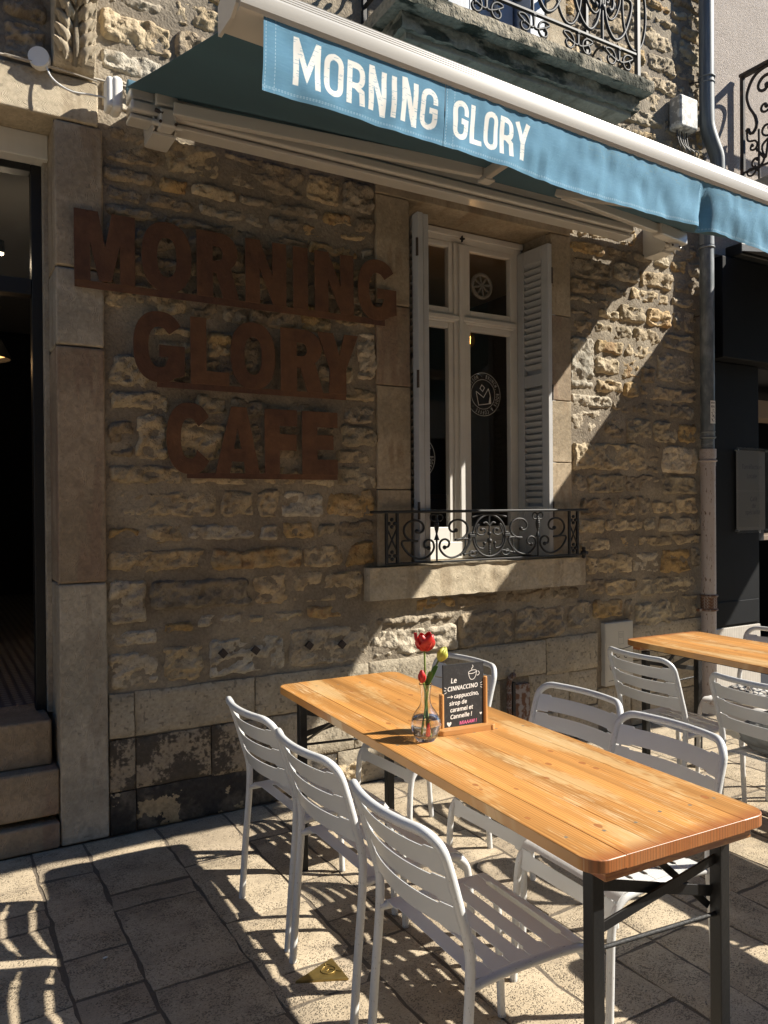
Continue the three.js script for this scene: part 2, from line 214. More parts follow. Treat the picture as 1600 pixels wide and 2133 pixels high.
const ST='1200,2276,1338,2399o;941,2281,1141,2419c;1584,2337,1791,2433g;2046,2232,2165,2499p;1807,2326,2021,2436c;1811,2203,2030,2300c;1575,2168,1795,2310g;727,2098,919,2251c;935,2123,1124,2265g;1365,2197,1559,2391g;1140,2130,1349,2260g;725,1993,1019,2082c;1035,1994,1119,2095g;1135,1986,1307,2093c;1323,1982,1513,2087g;1594,2002,1939,2092g;1946,2108,2164,2187c;1955,1988,2165,2088g;728,1760,836,1951g;852,1757,1006,1977c;1022,1763,1291,1955c;1307,1793,1499,1966g;1515,1769,1677,1959g;1702,1872,1908,1968g;1693,1770,1895,1848g;1935,1852,2161,1972c;1911,1763,2115,1836c;730,1641,1080,1738c;1096,1638,1399,1747c;1415,1644,1690,1742c;1706,1634,1905,1740c;1921,1633,2165,1747c;766,1476,1244,1613c;1260,1472,1439,1612c;1455,1472,1576,1623c;1592,1470,1836,1611p;1852,1471,2152,1617o;719,1374,871,1438o;887,1360,1077,1451c;1093,1363,1445,1449p;1461,1352,1577,1439p;1593,1359,1779,1448o;1795,1348,1903,1447c;1919,1356,2156,1455g;712,1222,1188,1329c;1204,1214,1696,1325o;1712,1197,1954,1323c;1970,1200,2155,1340o;713,979,896,1192p;912,1025,1417,1177g;1433,1014,1622,1185c;1638,1015,2075,1181c;719,864,945,947p;961,915,1121,978o;1137,929,1373,998p;1389,934,1716,983c;1732,916,1950,999o;714,672,951,848p;967,672,1179,851c;1195,672,1606,870p;1622,672,2110,882p;3628,3308,4148,3437c;4164,3308,4256,3435o;3628,3187,3939,3271o;3955,3202,4207,3279g;4223,3216,4426,3292g;4442,3214,4589,3376c;4622,3314,4936,3431g;3653,3038,4010,3171g;4026,3053,4276,3186g;4605,3197,4774,3286o;4790,3188,4946,3298g;4292,3048,4628,3176c;4644,3046,4945,3172g;3642,2932,3871,3022g;3887,2935,4175,3010g;4191,2940,4595,3030c;4611,2947,4899,3030g;3628,2865,3998,2912g;3899,2782,4075,2849c;4091,2778,4340,2907c;4356,2782,4602,2915o;4618,2791,4732,2921g;4748,2772,4886,2931g;3628,2656,3837,2823g;3857,2680,4016,2758c;4032,2658,4212,2756c;4228,2654,4505,2762c;4521,2638,4874,2756g;3628,2295,3841,2640p;3865,2544,4122,2642o;4138,2540,4425,2638c;4459,2403,4861,2622g;3857,2402,4081,2524c;4097,2396,4285,2524o;4301,2377,4443,2492g;3867,2280,4105,2379c;4121,2269,4269,2380o;4285,2263,4871,2361g;3628,2176,4002,2264p;4018,2159,4188,2250g;4204,2151,4369,2243g;4391,2162,4580,2246g;4596,2138,4858,2247g;3628,1995,3924,2160p;3940,1974,4126,2126g;4142,1961,4399,2132c;4415,1966,4670,2118c;4686,1973,4873,2122o;3640,1758,4337,1945c;4507,1746,4878,1950p;4353,1752,4486,1945g;3655,1611,3772,1730g;3788,1602,4123,1737c;4139,1604,4476,1736g;4492,1598,4877,1730c;3719,1457,4010,1578g;4026,1446,4248,1583c;4264,1459,4381,1588g;4397,1460,4626,1556c;4642,1454,4875,1582c;3694,1329,3925,1440c;3941,1340,4307,1430c;4323,1332,4441,1436c;4457,1328,4904,1438p;3693,1216,3999,1308c;4015,1223,4249,1321o;4265,1233,4592,1306c;4608,1228,4910,1312c;3752,1058,4186,1190c;4202,1051,4470,1197p;4486,1030,4798,1207o;4814,1063,4909,1212g;3750,926,3931,1034g;3947,903,4260,1021c;4276,887,4870,1014c;3822,763,4099,886o;4115,745,4209,876g;4225,672,4591,851c;4607,686,4876,871c;2414,916,2695,990o;2151,852,2694,900g;2126,672,2708,836p;2724,672,3132,887g;3148,674,3563,881g;3599,712,3803,895g;2715,915,3023,990g;3039,919,3450,990g;3466,911,3691,989g;712,2467,1107,2601c;1123,2462,1256,2608g;1272,2458,1414,2619g;1430,2457,1683,2612g;1699,2459,1897,2617o;1913,2515,2165,2614c;712,2632,1106,2735g;1122,2641,1542,2733c;1558,2641,1980,2735g;1996,2630,2165,2748g;712,2756,828,2869c;844,2761,1167,2864g;1183,2754,1413,2865g;1429,2764,1616,2876g;1632,2764,2165,2860o;712,2891,965,2949g;981,2889,1346,2946g;1362,2894,1743,2940g;1759,2883,2057,2957o;2073,2876,2165,2962g;712,2972,888,3041g;904,2973,1143,3032g;1159,2971,1516,3036g;1532,2964,1707,3044g;1723,2978,2165,3032o;712,3065,948,3132g;969,3057,1112,3131o;1128,3060,1366,3126c;1382,3067,1828,3125g;1844,3054,2026,3126o;2042,3048,2165,3134g;712,3158,976,3318g;992,3152,1273,3323c;1289,3151,1739,3318g;1755,3155,1941,3318c;1957,3150,2165,3315g;708,3390,1087,3544p;1106,3389,1511,3544p;1527,3390,1976,3546c;1992,3395,2122,3557p;708,3566,1062,3679p;1084,3568,1455,3679c;1471,3573,1890,3674p;1906,3573,2122,3689p;708,3702,1042,3855c;1058,3706,1395,3864g;1411,3703,1637,3859p;1653,3705,2122,3861g;708,3889,1038,4013g;1054,3887,1503,4013c;1527,3889,1759,4011c;1775,3877,2122,4011c;708,4037,1093,4209p;1109,4041,1528,4206o;1544,4037,1791,4207c;1807,4027,2122,4203p;3618,3966,3896,4142o;3912,3958,4195,4142g;4211,3968,4661,4140o;4677,3964,4970,4139o;3618,4164,3781,4287g;3797,4170,4067,4280g;4083,4168,4538,4280c;4554,4169,4880,4282g;4896,4155,4970,4292o;3618,4314,3863,4430g;3879,4309,4086,4426g;4103,4303,4231,4437g;4247,4307,4637,4425c;4653,4308,4970,4417g;3618,4456,4057,4563c;4073,4458,4300,4571o;4316,4451,4689,4559c;4708,4437,4874,4571c;4890,4433,4970,4581g;3618,4595,4065,4706g;4081,4594,4367,4700o;4383,4583,4663,4717c;4679,4597,4970,4714g;3618,4730,3849,4897o;3865,4734,4172,4892c;4188,4723,4335,4900c;4351,4742,4701,4886c;4717,4730,4970,4895c;3618,4921,4060,5000o;4076,4921,4440,4999c;4456,4920,4721,4999c;4737,4911,4970,4997o;3618,5025,3982,5087g;3998,5028,4153,5099o;4169,5025,4612,5085o;4628,5024,4803,5098c;4819,5013,4970,5107c;3618,5111,3923,5199o;3939,5124,4217,5199c;4233,5107,4580,5198c;4596,5123,4970,5200g;3618,5226,3830,5314g;3846,5229,3988,5303c;4004,5226,4383,5303g;4399,5227,4802,5307o;4818,5216,4970,5303o;-822,3510,-484,3681g;-468,3516,-197,3677g;-181,3509,281,3669g;297,3506,482,3678g;-822,3705,-449,3807c;-433,3705,-7,3808c;9,3704,290,3813g;306,3694,482,3811g;-822,3835,-479,3956g;-463,3837,-175,3953c;-159,3836,73,3964c;89,3837,373,3963g;389,3827,482,3961g';
function stone(x0, y0, x1, y1, tone, rough = 1, proud = rr(.006, .02), parent = wall, name = 'stone', mat) {
  const e = .012, w = x1 - x0 + 2 * e, h = y1 - y0 + 2 * e, cx = (x0 + x1) / 2, cy = (y0 + y1) / 2, cell = .01;
  const nx = Math.max(5, Math.round(w / cell)), ny = Math.max(4, Math.round(h / cell));
  const g = new THREE.PlaneGeometry(w, h, nx, ny), p = g.attributes.position, uv = g.attributes.uv, s = rnd() * 50;
  const c = new Float32Array(p.count * 3), tone0 = rr(.82, 1.14), warm = rr(-.04, .05), R = Math.min(.03, h * .2), tx = rr(-.09, .09), ty = rr(-.12, .12);
  for (let i = 0; i < p.count; i++) {
    const x = p.getX(i), y = p.getY(i), X = x + cx, Y = y + cy;
    const wx = fbm(X * 9, Y * 9, s, 4) * .02 * rough, wy = fbm(X * 9 + 40, Y * 9, s, 4) * .016 * rough;
    const qx = Math.abs(x + wx) - (w / 2 - e - R), qy = Math.abs(y + wy) - (h / 2 - e - R);
    const d = R - (Math.hypot(Math.max(qx, 0), Math.max(qy, 0)) + Math.min(Math.max(qx, qy), 0));
    const pr = sst(-.003, .011, d), f = fbm(X * 13, Y * 17, s + 5, 4), rg = 1 - Math.abs(n3(X * 24 + s, Y * 30, s)) * 2.2, pit = Math.max(0, n3(X * 42, Y * 42, s + 9) - .22);
    let z = -.024 + pr * (.02 + proud + x * tx * .4 + y * ty * .4 + rough * (f * .02 + rg * .006 - pit * .03 - Math.max(0, n3(X * 7 + s, Y * 19, s + 30) - .12) * .035));
    if (i % (nx + 1) === 0 || i % (nx + 1) === nx || i < nx + 1 || i >= p.count - nx - 1) z = -.03;
    p.setZ(i, z); uv.setXY(i, X + s, Y + s * .37);
    const k = tone0 * (1 + .16 * fbm(X * 6, Y * 6, s + 20, 2)); c[i * 3] = k * (1 + warm); c[i * 3 + 1] = k; c[i * 3 + 2] = k * (1 - warm * 1.4);
  }
  g.setAttribute('color', new THREE.BufferAttribute(c, 3)); g.computeVertexNormals(); 
  const m = mesh(name, g, mat || stoneM[tone], parent); m.position.set(cx, cy, .004); return m;
}
for (const s of ST.split(';')) { const q = s.slice(0, -1).split(',').map(v => v / 1000); stone(...q, s.slice(-1), s.slice(-1) === 'p' ? .75 : 1); }
// plinth blocks below the courses, two and a half courses of squared stone
function block(x0, y0, x1, y1, mat, z = .028, name = 'plinth_block', rough = .0035) {
  const w = x1 - x0, h = y1 - y0, g0 = new THREE.BoxGeometry(w, h, .06, Math.ceil(w / .02), Math.ceil(h / .02), 1), p = g0.attributes.position, uv = g0.attributes.uv, s = rnd() * 40;
  for (let i = 0; i < p.count; i++) {
    let x = p.getX(i), y = p.getY(i); const X = x + x0, Y = y + y0, ed = Math.min(w / 2 - Math.abs(x), h / 2 - Math.abs(y)), fr = p.getZ(i) > 0;
    p.setX(i, x + n3(X * 14, Y * 14, s) * .003 * (Math.abs(x) > w / 2 - .001)); p.setY(i, y + n3(X * 14, Y * 14, s + 4) * .004 * (Math.abs(y) > h / 2 - .001));
    if (fr) p.setZ(i, .03 - .008 * (1 - sst(0, .014, ed)) + fbm(X * 20, Y * 20, s, 4) * rough + fbm(X * 5, Y * 5, s, 2) * rough);
    uv.setXY(i, X + s, Y + s * .7);
  }
  g0.computeVertexNormals(); const m = mesh(name, g0, mat, wall); m.position.set((x0 + x1) / 2, (y0 + y1) / 2, z - .03); return m;
}
const G = .007;
for (const [x0, x1, y0, y1, k] of [
  [.715, .826, .45, .655, 0], [.832, 1.43, .446, .655, 0], [1.435, 2.1, .446, .655, 0], [2.106, 2.6, .446, .66, 1], [2.606, 3.393, .455, .668, 0], [3.4, 3.85, .44, .67, 1], [4.18, 4.98, .45, .69, 0], [3.86, 4.17, .05, .29, 1],
  [.715, .83, .2, .44, 3], [.836, 1.196, .2, .438, 3], [1.202, 1.51, .19, .438, 3], [1.516, 2.0, .2, .438, 0], [2.006, 2.5, .2, .438, 1], [2.506, 3.02, .2, .445, 0], [3.26, 3.6, .2, .447, 1], [3.606, 3.85, .2, .43, 0], [4.18, 4.6, .2, .44, 1], [4.606, 4.98, .2, .44, 0],
  [.715, .83, .0, .193, 2], [.836, 1.4, .0, .193, 2], [1.406, 1.9, .0, .183, 2], [1.906, 2.45, .0, .19, 1], [2.456, 3.0, .0, .19, 0], [3.006, 3.5, .0, .19, 1], [3.506, 3.85, 0, .19, 0], [4.18, 4.98, .0, .19, 1]])
  block(x0, y0, x1, y1, k === 2 ? sootM : k === 3 ? grimeM : plinthM[k], .022 + rr(-.006, .008));
// rough rubble showing where the facing has gone, right of the door
for (const q of [[1.53, .02, 1.78, .11], [1.8, .03, 2.05, .13]]) stone(...q, 'c', 1, .035);
// iron diamonds let into the pale block
for (const [x, y] of [[1.259, .799], [1.43, .798], [1.73, .794], [1.925, .78]]) { const g = new THREE.BoxGeometry(.034, .034, .02); g.rotateZ(.785 + rr(-.1, .1)); const m = mesh('iron_anchor', g, rustIronM, wall); m.position.set(x, y, .034); }

// dressed jambs, lintels and sills
const jamb = (x0, y0, x1, y1, z1, k, name = 'jamb_stone', r = .006, z0 = -.3) => mesh(name, box(x0, y0, z0, x1, y1, z1, r, 2), jambM[k], cafe);
// door pillar
for (const [y0, y1, k] of [[.0, 1.183, 2], [1.187, 2.264, 1], [2.27, 2.619, 2], [2.624, 3.279, 0]]) jamb(.5, y0, .708, y1, .03, k, 'door_jamb_stone', .012, -.36);
mesh('door_lintel', box(-1.6, 3.284, -.36, .69, 3.485, .032, .012, 2), sillM, cafe);
jamb(-1.6, 0, -1.1, 3.279, .03, 0, 'door_jamb_stone', .01, -.36);
// window surround
for (const [y0, y1, k] of [[1.19, 1.62, 0], [1.624, 2.205, 0], [2.21, 2.66, 1], [2.665, 3.275, 0]]) jamb(2.165, y0, 2.385, y1, .022, k, 'window_jamb_stone', .006, -.34);
for (const [y0, y1, k] of [[1.19, 1.8, 0], [1.804, 2.2, 0], [2.204, 2.75, 1], [2.754, 3.275, 0]]) jamb(3.462, y0, 3.628, y1, .02, k, 'window_jamb_stone', .006, -.34);
mesh('window_lintel', box(2.165, 3.28, -.34, 3.628, 3.56, .024, .006, 2), jambM[0], cafe);
{ // sill with a worn, chipped arris
  const g = new THREE.BoxGeometry(1.61, .185, .45, 90, 10, 14); const p = g.attributes.position;
  for (let i = 0; i < p.count; i++) { const x = p.getX(i), y = p.getY(i), z = p.getZ(i), X = x + 2.9; const ed = Math.min(.0925 - Math.abs(y), .225 - z); if (z > .2 || y < -.08) { const k = sst(.03, 0, ed); p.setZ(i, z - k * (.004 + Math.max(0, n3(X * 11, y * 20, 2)) * .018)); p.setY(i, y + (y < -.08 ? (.004 + Math.max(0, n3(X * 9, z * 9, 5) - .1) * .03) * (z > .2 ? 1 : .3) : 0)); } p.setZ(i, p.getZ(i) + n3(X * 7, y * 7, 8) * .0025); }
  g.computeVertexNormals(); const s = mesh('window_sill', muv(g), sillM, cafe); s.position.set(2.885, 1.095, -.145);
}
// ---- window: frame, casements, panes
const win = part('window', cafe);
const WZ = -.26, ventM = phy({ color: col(.35, .33, .3), roughness: .4, transmission: .5, thickness: 0 });
mesh('frame', merge([box(2.4, 1.19, WZ - .06, 2.46, 3.28, WZ + .0, .004), box(3.385, 1.19, WZ - .06, 3.455, 3.28, WZ, .004), box(2.46, 3.2, WZ - .06, 3.385, 3.28, WZ, .004), box(2.46, 1.19, WZ - .06, 3.385, 1.3, WZ + .02, .006), box(2.4, 3.235, WZ, 3.455, 3.275, WZ + .02, .006)]), paintM, win);
mesh('transom', merge([box(2.46, 2.69, WZ - .05, 3.385, 2.75, WZ + .012, .01, 2), box(2.46, 2.705, WZ + .01, 3.385, 2.735, WZ + .026, .006)]), paintM, win);
mesh('mullion', merge([box(2.885, 1.3, WZ - .05, 2.985, 3.2, WZ + .015, .008, 2), box(2.915, 1.32, WZ + .01, 2.955, 3.19, WZ + .032, .008, 2)]), paintM, win);
for (const [a, b] of [[2.46, 2.885], [2.985, 3.385]]) for (const [c, d, w] of [[1.3, 2.69, .036], [2.75, 3.2, .034]]) {
  const cas = mesh('casement', merge([box(a, c, WZ - .04, a + w, d, WZ + .004, .005, 2), box(b - w, c, WZ - .04, b, d, WZ + .004, .005, 2), box(a + w, d - w, WZ - .04, b - w, d, WZ + .003, .005, 2), box(a + w, c, WZ - .04, b - w, c + w * (c < 2 ? 2.6 : 1), WZ + .003, .005, 2)]), paintM, win);
  const gl = new THREE.PlaneGeometry(b - a - 2 * w + .01, d - c - 2 * w + .01); const pn = mesh('pane', gl, glassM, win); pn.position.set((a + b) / 2, (c + d) / 2, WZ - .02);
}
mesh('latch', merge([box(2.92, 3.215, WZ + .03, 2.95, 3.225, WZ + .05, .002), box(2.932, 3.2, WZ + .03, 2.938, 3.24, WZ + .045, .002)]), ironM, win);
// window stickers: round printed logo and the ring vent
const logoT = canvas(512, 512, (x, w) => {
  x.clearRect(0, 0, w, w); x.strokeStyle = x.fillStyle = '#fff'; x.lineWidth = 5; x.translate(256, 256);
  x.beginPath(); x.arc(0, 0, 248, 0, 7); x.stroke(); x.beginPath(); x.arc(0, 0, 170, 0, 7); x.stroke();
  const s = '100% MAISON - BRUNCH, BOOKS & COFFEE - '; x.font = '58px sans-serif'; x.textAlign = 'center'; x.textBaseline = 'middle';
  for (let i = 0; i < s.length; i++) { x.save(); x.rotate(-2.02 + i / s.length * 6.283); x.translate(0, -209); x.scale(.66, 1); x.fillText(s[i], 0, 0); x.restore(); }
  x.lineWidth = 9; x.lineJoin = 'miter'; x.save(); x.rotate(-.16);
  x.beginPath(); x.moveTo(-95, -45); x.lineTo(-85, 115); x.lineTo(95, 115); x.lineTo(88, 65); x.stroke();
  x.beginPath(); x.moveTo(-95, -45); x.lineTo(0, 35); x.lineTo(85, -55); x.quadraticCurveTo(110, 30, 95, 115); x.stroke();
  x.beginPath(); x.moveTo(98, 20); x.lineTo(60, 115); x.lineTo(96, 115); x.fill();
  x.beginPath(); x.moveTo(0, -110); x.lineTo(34, -72); x.lineTo(0, -34); x.lineTo(-34, -72); x.closePath(); x.stroke(); x.restore();
});
const logoM = std({ map: logoT, transparent: true, color: col(.6, .6, .58), roughness: .7 });
for (const [x, y] of [[3.135, 2.255], [2.61, 1.83]]) { const m = mesh('logo_sticker', new THREE.PlaneGeometry(.29, .29), logoM, win); m.position.set(x, y, WZ - .0165); }
{
  const v = mesh('ring_vent', new THREE.TorusGeometry(.075, .012, 8, 32), ventM, win); v.position.set(3.128, 2.96, WZ - .016);
  const sp = []; for (let i = 0; i < 8; i++) { const g = box(.012, -.007, -.004, .07, .007, .006, .003); g.rotateZ(i * Math.PI / 4 + .2); sp.push(g); } sp.push(new THREE.CylinderGeometry(.016, .016, .014, 16).rotateX(1.571));
  mesh('vent_blades', merge(sp), ventM, v);
}
// shutters, folded back into the reveal
function shutter(hx, hz, fx, fz, flip) {
  const L = Math.hypot(fx - hx, fz - hz), sh = new THREE.Group();
  const T = .036, y0 = 1.2, y1 = 3.2, st = .062;
  const fr = mesh('shutter', merge([box(0, y0, -T / 2, st, y1, T / 2, .004), box(L - st, y0, -T / 2, L, y1, T / 2, .004), box(st, y1 - .09, -T / 2, L - st, y1, T / 2 - .001, .003), box(st, y0, -T / 2, L - st, y0 + .32, T / 2 - .001, .003), box(st, 2.3, -T / 2, L - st, 2.38, T / 2 - .001, .003)]), shutterM, cafe);
  fr.position.set(hx, 0, hz); fr.rotation.y = -Math.atan2(fz - hz, fx - hx);
  const sg = box(st - .004, -.019, -.004, L - st + .004, .019, .004, .002); sg.rotateX(.75);
  for (let y = y0 + .36; y < y1 - .1; y += .0415) { if (y > 2.275 && y < 2.405) continue; const s = mesh('slat', sg, shutterM, fr); s.position.y = y; }
  for (const y of [1.5, 2.25, 3.0]) { const h = mesh('hinge', rod([L - .004, y - .05, flip ? .02 : -.02], [L - .004, y + .05, flip ? .02 : -.02], .008), rustIronM, fr); h.name = 'hinge'; }
  const leaf2 = mesh('folded_leaf', merge([box(.012, y0, -T * 1.75, L - .012, y1, -T * .7, .004)]), shutterM, fr);
  return fr;
}
shutter(3.425, -.255, 3.44, .03, false);
shutter(2.43, -.25, 2.425, .075, true);
// ---- window guard of wrought iron
function scrollS(side, f) {
  const p = []; // upper eye spirals out, sweeps along the outside, curls in again at the foot
  const eye = [.2, .69];
  for (let i = 0; i <= 22; i++) { const a = i / 22, th = mix(-1.2, -8.1, a), r = mix(.03, .145, Math.pow(a, .8)); p.push([eye[0] + .03 * a + Math.cos(th) * r, eye[1] + Math.sin(th) * r * 1.85]); }
  p.push([.365, .42], [.315, .2], [.23, .075], [.15, .045], [.075, .12], [.03, .27], [.045, .41], [.095, .45], [.135, .38], [.125, .29], [.085, .27]);
  return p.map(([u, v]) => f(side * u, v));
}
const guard = part('window_guard', cafe);
{
  const cx = 2.895, hw = .645, yb = 1.215, H = .265, z = .085, f = (u, v) => V3(cx + u * hw, yb + v * H, z);
  mesh('top_rail', box(2.085, 1.487, z - .02, 3.69, 1.503, z + .02, .006, 2), ironM, guard);
  mesh('bottom_rail', box(2.175, 1.2, z - .008, 3.64, 1.212, z + .008, .003), ironM, guard);
  for (const x of [2.18, 2.25, 3.54, 3.61]) mesh('post', box(x - .008, x < 2.2 || x > 3.6 ? 1.205 : 1.2, z - .008, x + .008, 1.49, z + .008, .003), ironM, guard);
  for (const x of [2.215, 3.575]) {
    mesh('lattice', merge([rod([x - .03, 1.28, z], [x + .03, 1.4, z], .005), rod([x + .03, 1.28, z], [x - .03, 1.4, z], .005), ...[[1.25, 0], [1.43, 1]].flatMap(([y, u]) => [[0, .022], [.018, 0], [-.018, 0], [0, -.018]].map(([dx, dy]) => new THREE.SphereGeometry(.011, 8, 6).translate(x + dx, y + dy, z)))]), ironM, guard);
  }
  for (const st of [-.59, .59]) {
    const g = (u, v) => f(st + u, v);
    for (const s of [-1, 1]) { const pts = scrollS(s, g); mesh('scroll', merge([tube(pts, .0065, 110, 6), ...caps([pts[0], pts[pts.length - 1]], .013)]), ironM, guard); }
    const b = [rod([g(0, 0).x, yb - .01, z], [g(0, 1).x, yb + H, z], .006)]; for (let k = 0; k < 7; k++) b.push(new THREE.SphereGeometry(.009 + .006 * Math.sin(k / 6 * 3.14), 8, 6).translate(g(0, 0).x, yb + H * (.62 + k * .045), z)); b.push(new THREE.ConeGeometry(.017, .05, 8).translate(g(0, 0).x, yb + H * .53, z), new THREE.TorusGeometry(.02, .005, 6, 14).translate(g(.035, 0).x, yb + H * .93, z), new THREE.TorusGeometry(.02, .005, 6, 14).translate(g(-.035, 0).x, yb + H * .93, z));
    mesh('stem', merge(b), ironM, guard);
  }
  const ring = []; for (let i = 0; i < 40; i++) { const a = i / 40 * 6.283; ring.push(f(Math.cos(a) * .19, .5 + Math.sin(a) * .47)); } mesh('ring', tube(ring, .007, 90, 6, true), ironM, guard);
  for (const s of [-1, 1]) {
    const q = []; for (let i = 0; i <= 20; i++) { const a = i / 20, th = mix(1, 7.4, a), r = mix(.012, .085, a); q.push(f(s * (.085 + Math.cos(th) * r), .62 + Math.sin(th) * r * 1.9)); } q.push(f(s * .165, .45), f(s * .13, .25), f(s * .07, .22), f(s * .06, .33)); mesh('scroll', merge([tube(q, .0055, 70, 6), ...caps([q[0], q[q.length - 1]], .011)]), ironM, guard);
    const w = [f(s * .19, .5), f(s * .2, .75), f(s * .23, .95), f(s * .12, .93)]; mesh('collar', box(f(s * .205, 0).x - .02, yb + H * .47, z - .012, f(s * .205, 0).x + .02, yb + H * .54, z + .012, .003), ironM, guard);
    const e = [f(s * .2, .92), f(s * .12, .97), f(s * .06, .99), f(0, .985)]; mesh('leaf_spray', tube(e, .007, 20, 6), ironM, guard);
    const c = []; for (let i = 0; i <= 16; i++) { const a = i / 16, th = mix(0, 6.5, a), r = mix(.01, .06, a); c.push(f(s * (.2 - Math.cos(th) * r), .13 + Math.sin(th) * r * 1.8)); } c.push(f(s * .29, .1)); mesh('scroll', merge([tube(c, .0055, 50, 6), ...caps(c, .01)]), ironM, guard);
    for (const [a, b] of [[.33, .25], [.29, .35]]) { const l = [f(s * a, .1), f(s * (a - .05), b), f(s * (a - .06), b + .2), f(s * (a - .1), b + .22)]; mesh('leaf_spray', merge([tube(l, .005, 20, 6), ...caps(l, .009)]), ironM, guard); }
  }
  const cs = [rod([cx, yb + .01, z], [cx, yb + H * .95, z], .005), new THREE.SphereGeometry(.017, 10, 8).translate(cx, yb + H * .38, z), new THREE.SphereGeometry(.013, 10, 8).translate(cx, yb + H * .55, z)]; for (let k = 0; k < 5; k++) cs.push(new THREE.SphereGeometry(.008, 8, 6).translate(cx, yb + H * (.1 + k * .05), z));
  for (const s of [-1, 1]) cs.push(tube([[cx, yb + H * .72, z], [cx + s * .025, yb + H * .8, z], [cx + s * .045, yb + H * .78, z]], .006, 12, 6)); mesh('stem', merge(cs), ironM, guard);
  mesh('finial', merge([new THREE.SphereGeometry(.022, 8, 6).translate(3.665, 1.215, z), new THREE.SphereGeometry(.013, 8, 6).translate(3.665, 1.242, z), new THREE.SphereGeometry(.013, 8, 6).translate(3.69, 1.215, z), new THREE.SphereGeometry(.012, 8, 6).translate(3.665, 1.19, z), rod([3.61, 1.206, z], [3.66, 1.21, z], .006)]), ironM, guard);
  for (const x of [2.18, 3.61]) mesh('wall_tie', rod([x, 1.495, .0], [x, 1.495, z], .006), ironM, guard);
}
// ---- cafe door: black frame, transom pane, dim room behind
const door = part('door', cafe);
mesh('head_frame', box(-1.1, 3.165, -.3, .5, 3.284, -.17, .006, 2), paintM, door);
mesh('frame', merge([box(.432, .56, -.33, .478, 3.165, -.25, .004), box(-1.1, 2.545, -.33, .432, 2.62, -.25, .004), box(-1.1, 3.13, -.33, .432, 3.165, -.25, .004), box(-.62, .56, -.33, -.57, 2.545, -.25, .004), box(-1.1, .56, -.33, -.62, .68, -.25, .004)]), blackM, door);
mesh('side_lining', box(.478, .56, -.34, .502, 3.165, -.2, .004), jambM[2], door);
{ const p = mesh('transom_pane', new THREE.PlaneGeometry(1.53, .51), glassM, door); p.position.set(-.334, 2.875, -.29); }
for (const [y, z0, z1, xr] of [[.565, -.42, -.05, .475], [.355, -.42, .018, .498]]) mesh('step', box(-1.6, y - .21, z0, xr, y, z1, .014, 2), jambM[1], cafe);
mesh('step', box(-1.7, 0, -.42, .494, .118, .034, .012, 2), jambM[1], cafe);
// interior shared by door and window
const room = part('room', cafe);
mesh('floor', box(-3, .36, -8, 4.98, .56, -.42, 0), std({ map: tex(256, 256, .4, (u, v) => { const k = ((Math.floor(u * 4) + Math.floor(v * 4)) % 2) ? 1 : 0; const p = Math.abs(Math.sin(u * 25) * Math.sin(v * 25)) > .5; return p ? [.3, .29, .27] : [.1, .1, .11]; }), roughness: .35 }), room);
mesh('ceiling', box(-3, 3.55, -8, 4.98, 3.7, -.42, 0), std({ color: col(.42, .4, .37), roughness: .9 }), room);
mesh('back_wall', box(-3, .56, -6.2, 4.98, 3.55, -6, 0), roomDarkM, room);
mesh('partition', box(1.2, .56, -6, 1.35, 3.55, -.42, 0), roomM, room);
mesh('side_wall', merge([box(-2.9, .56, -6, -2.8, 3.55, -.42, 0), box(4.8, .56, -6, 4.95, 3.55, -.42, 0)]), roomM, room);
mesh('counter', merge([box(2.2, .56, -3.4, 4.6, 1.6, -2.8, .01), box(2.1, 1.6, -3.5, 4.7, 1.65, -2.75, .01)]), std({ color: col(.06, .045, .035), roughness: .6 }), room);
mesh('shelf', merge([box(2.0, 2.1, -5.95, 4.6, 2.14, -5.7, .004), box(2.0, 2.5, -5.95, 4.6, 2.54, -5.7, .004)]), std({ color: col(.16, .14, .12), roughness: .7 }), room);
mesh('table', merge([box(-1.2, 1.28, -3, .1, 1.32, -2.2, .01), rod([-.5, .56, -2.6], [-.5, 1.3, -2.6], .04)]), std({ color: col(.2, .18, .15), roughness: .6 }), room);
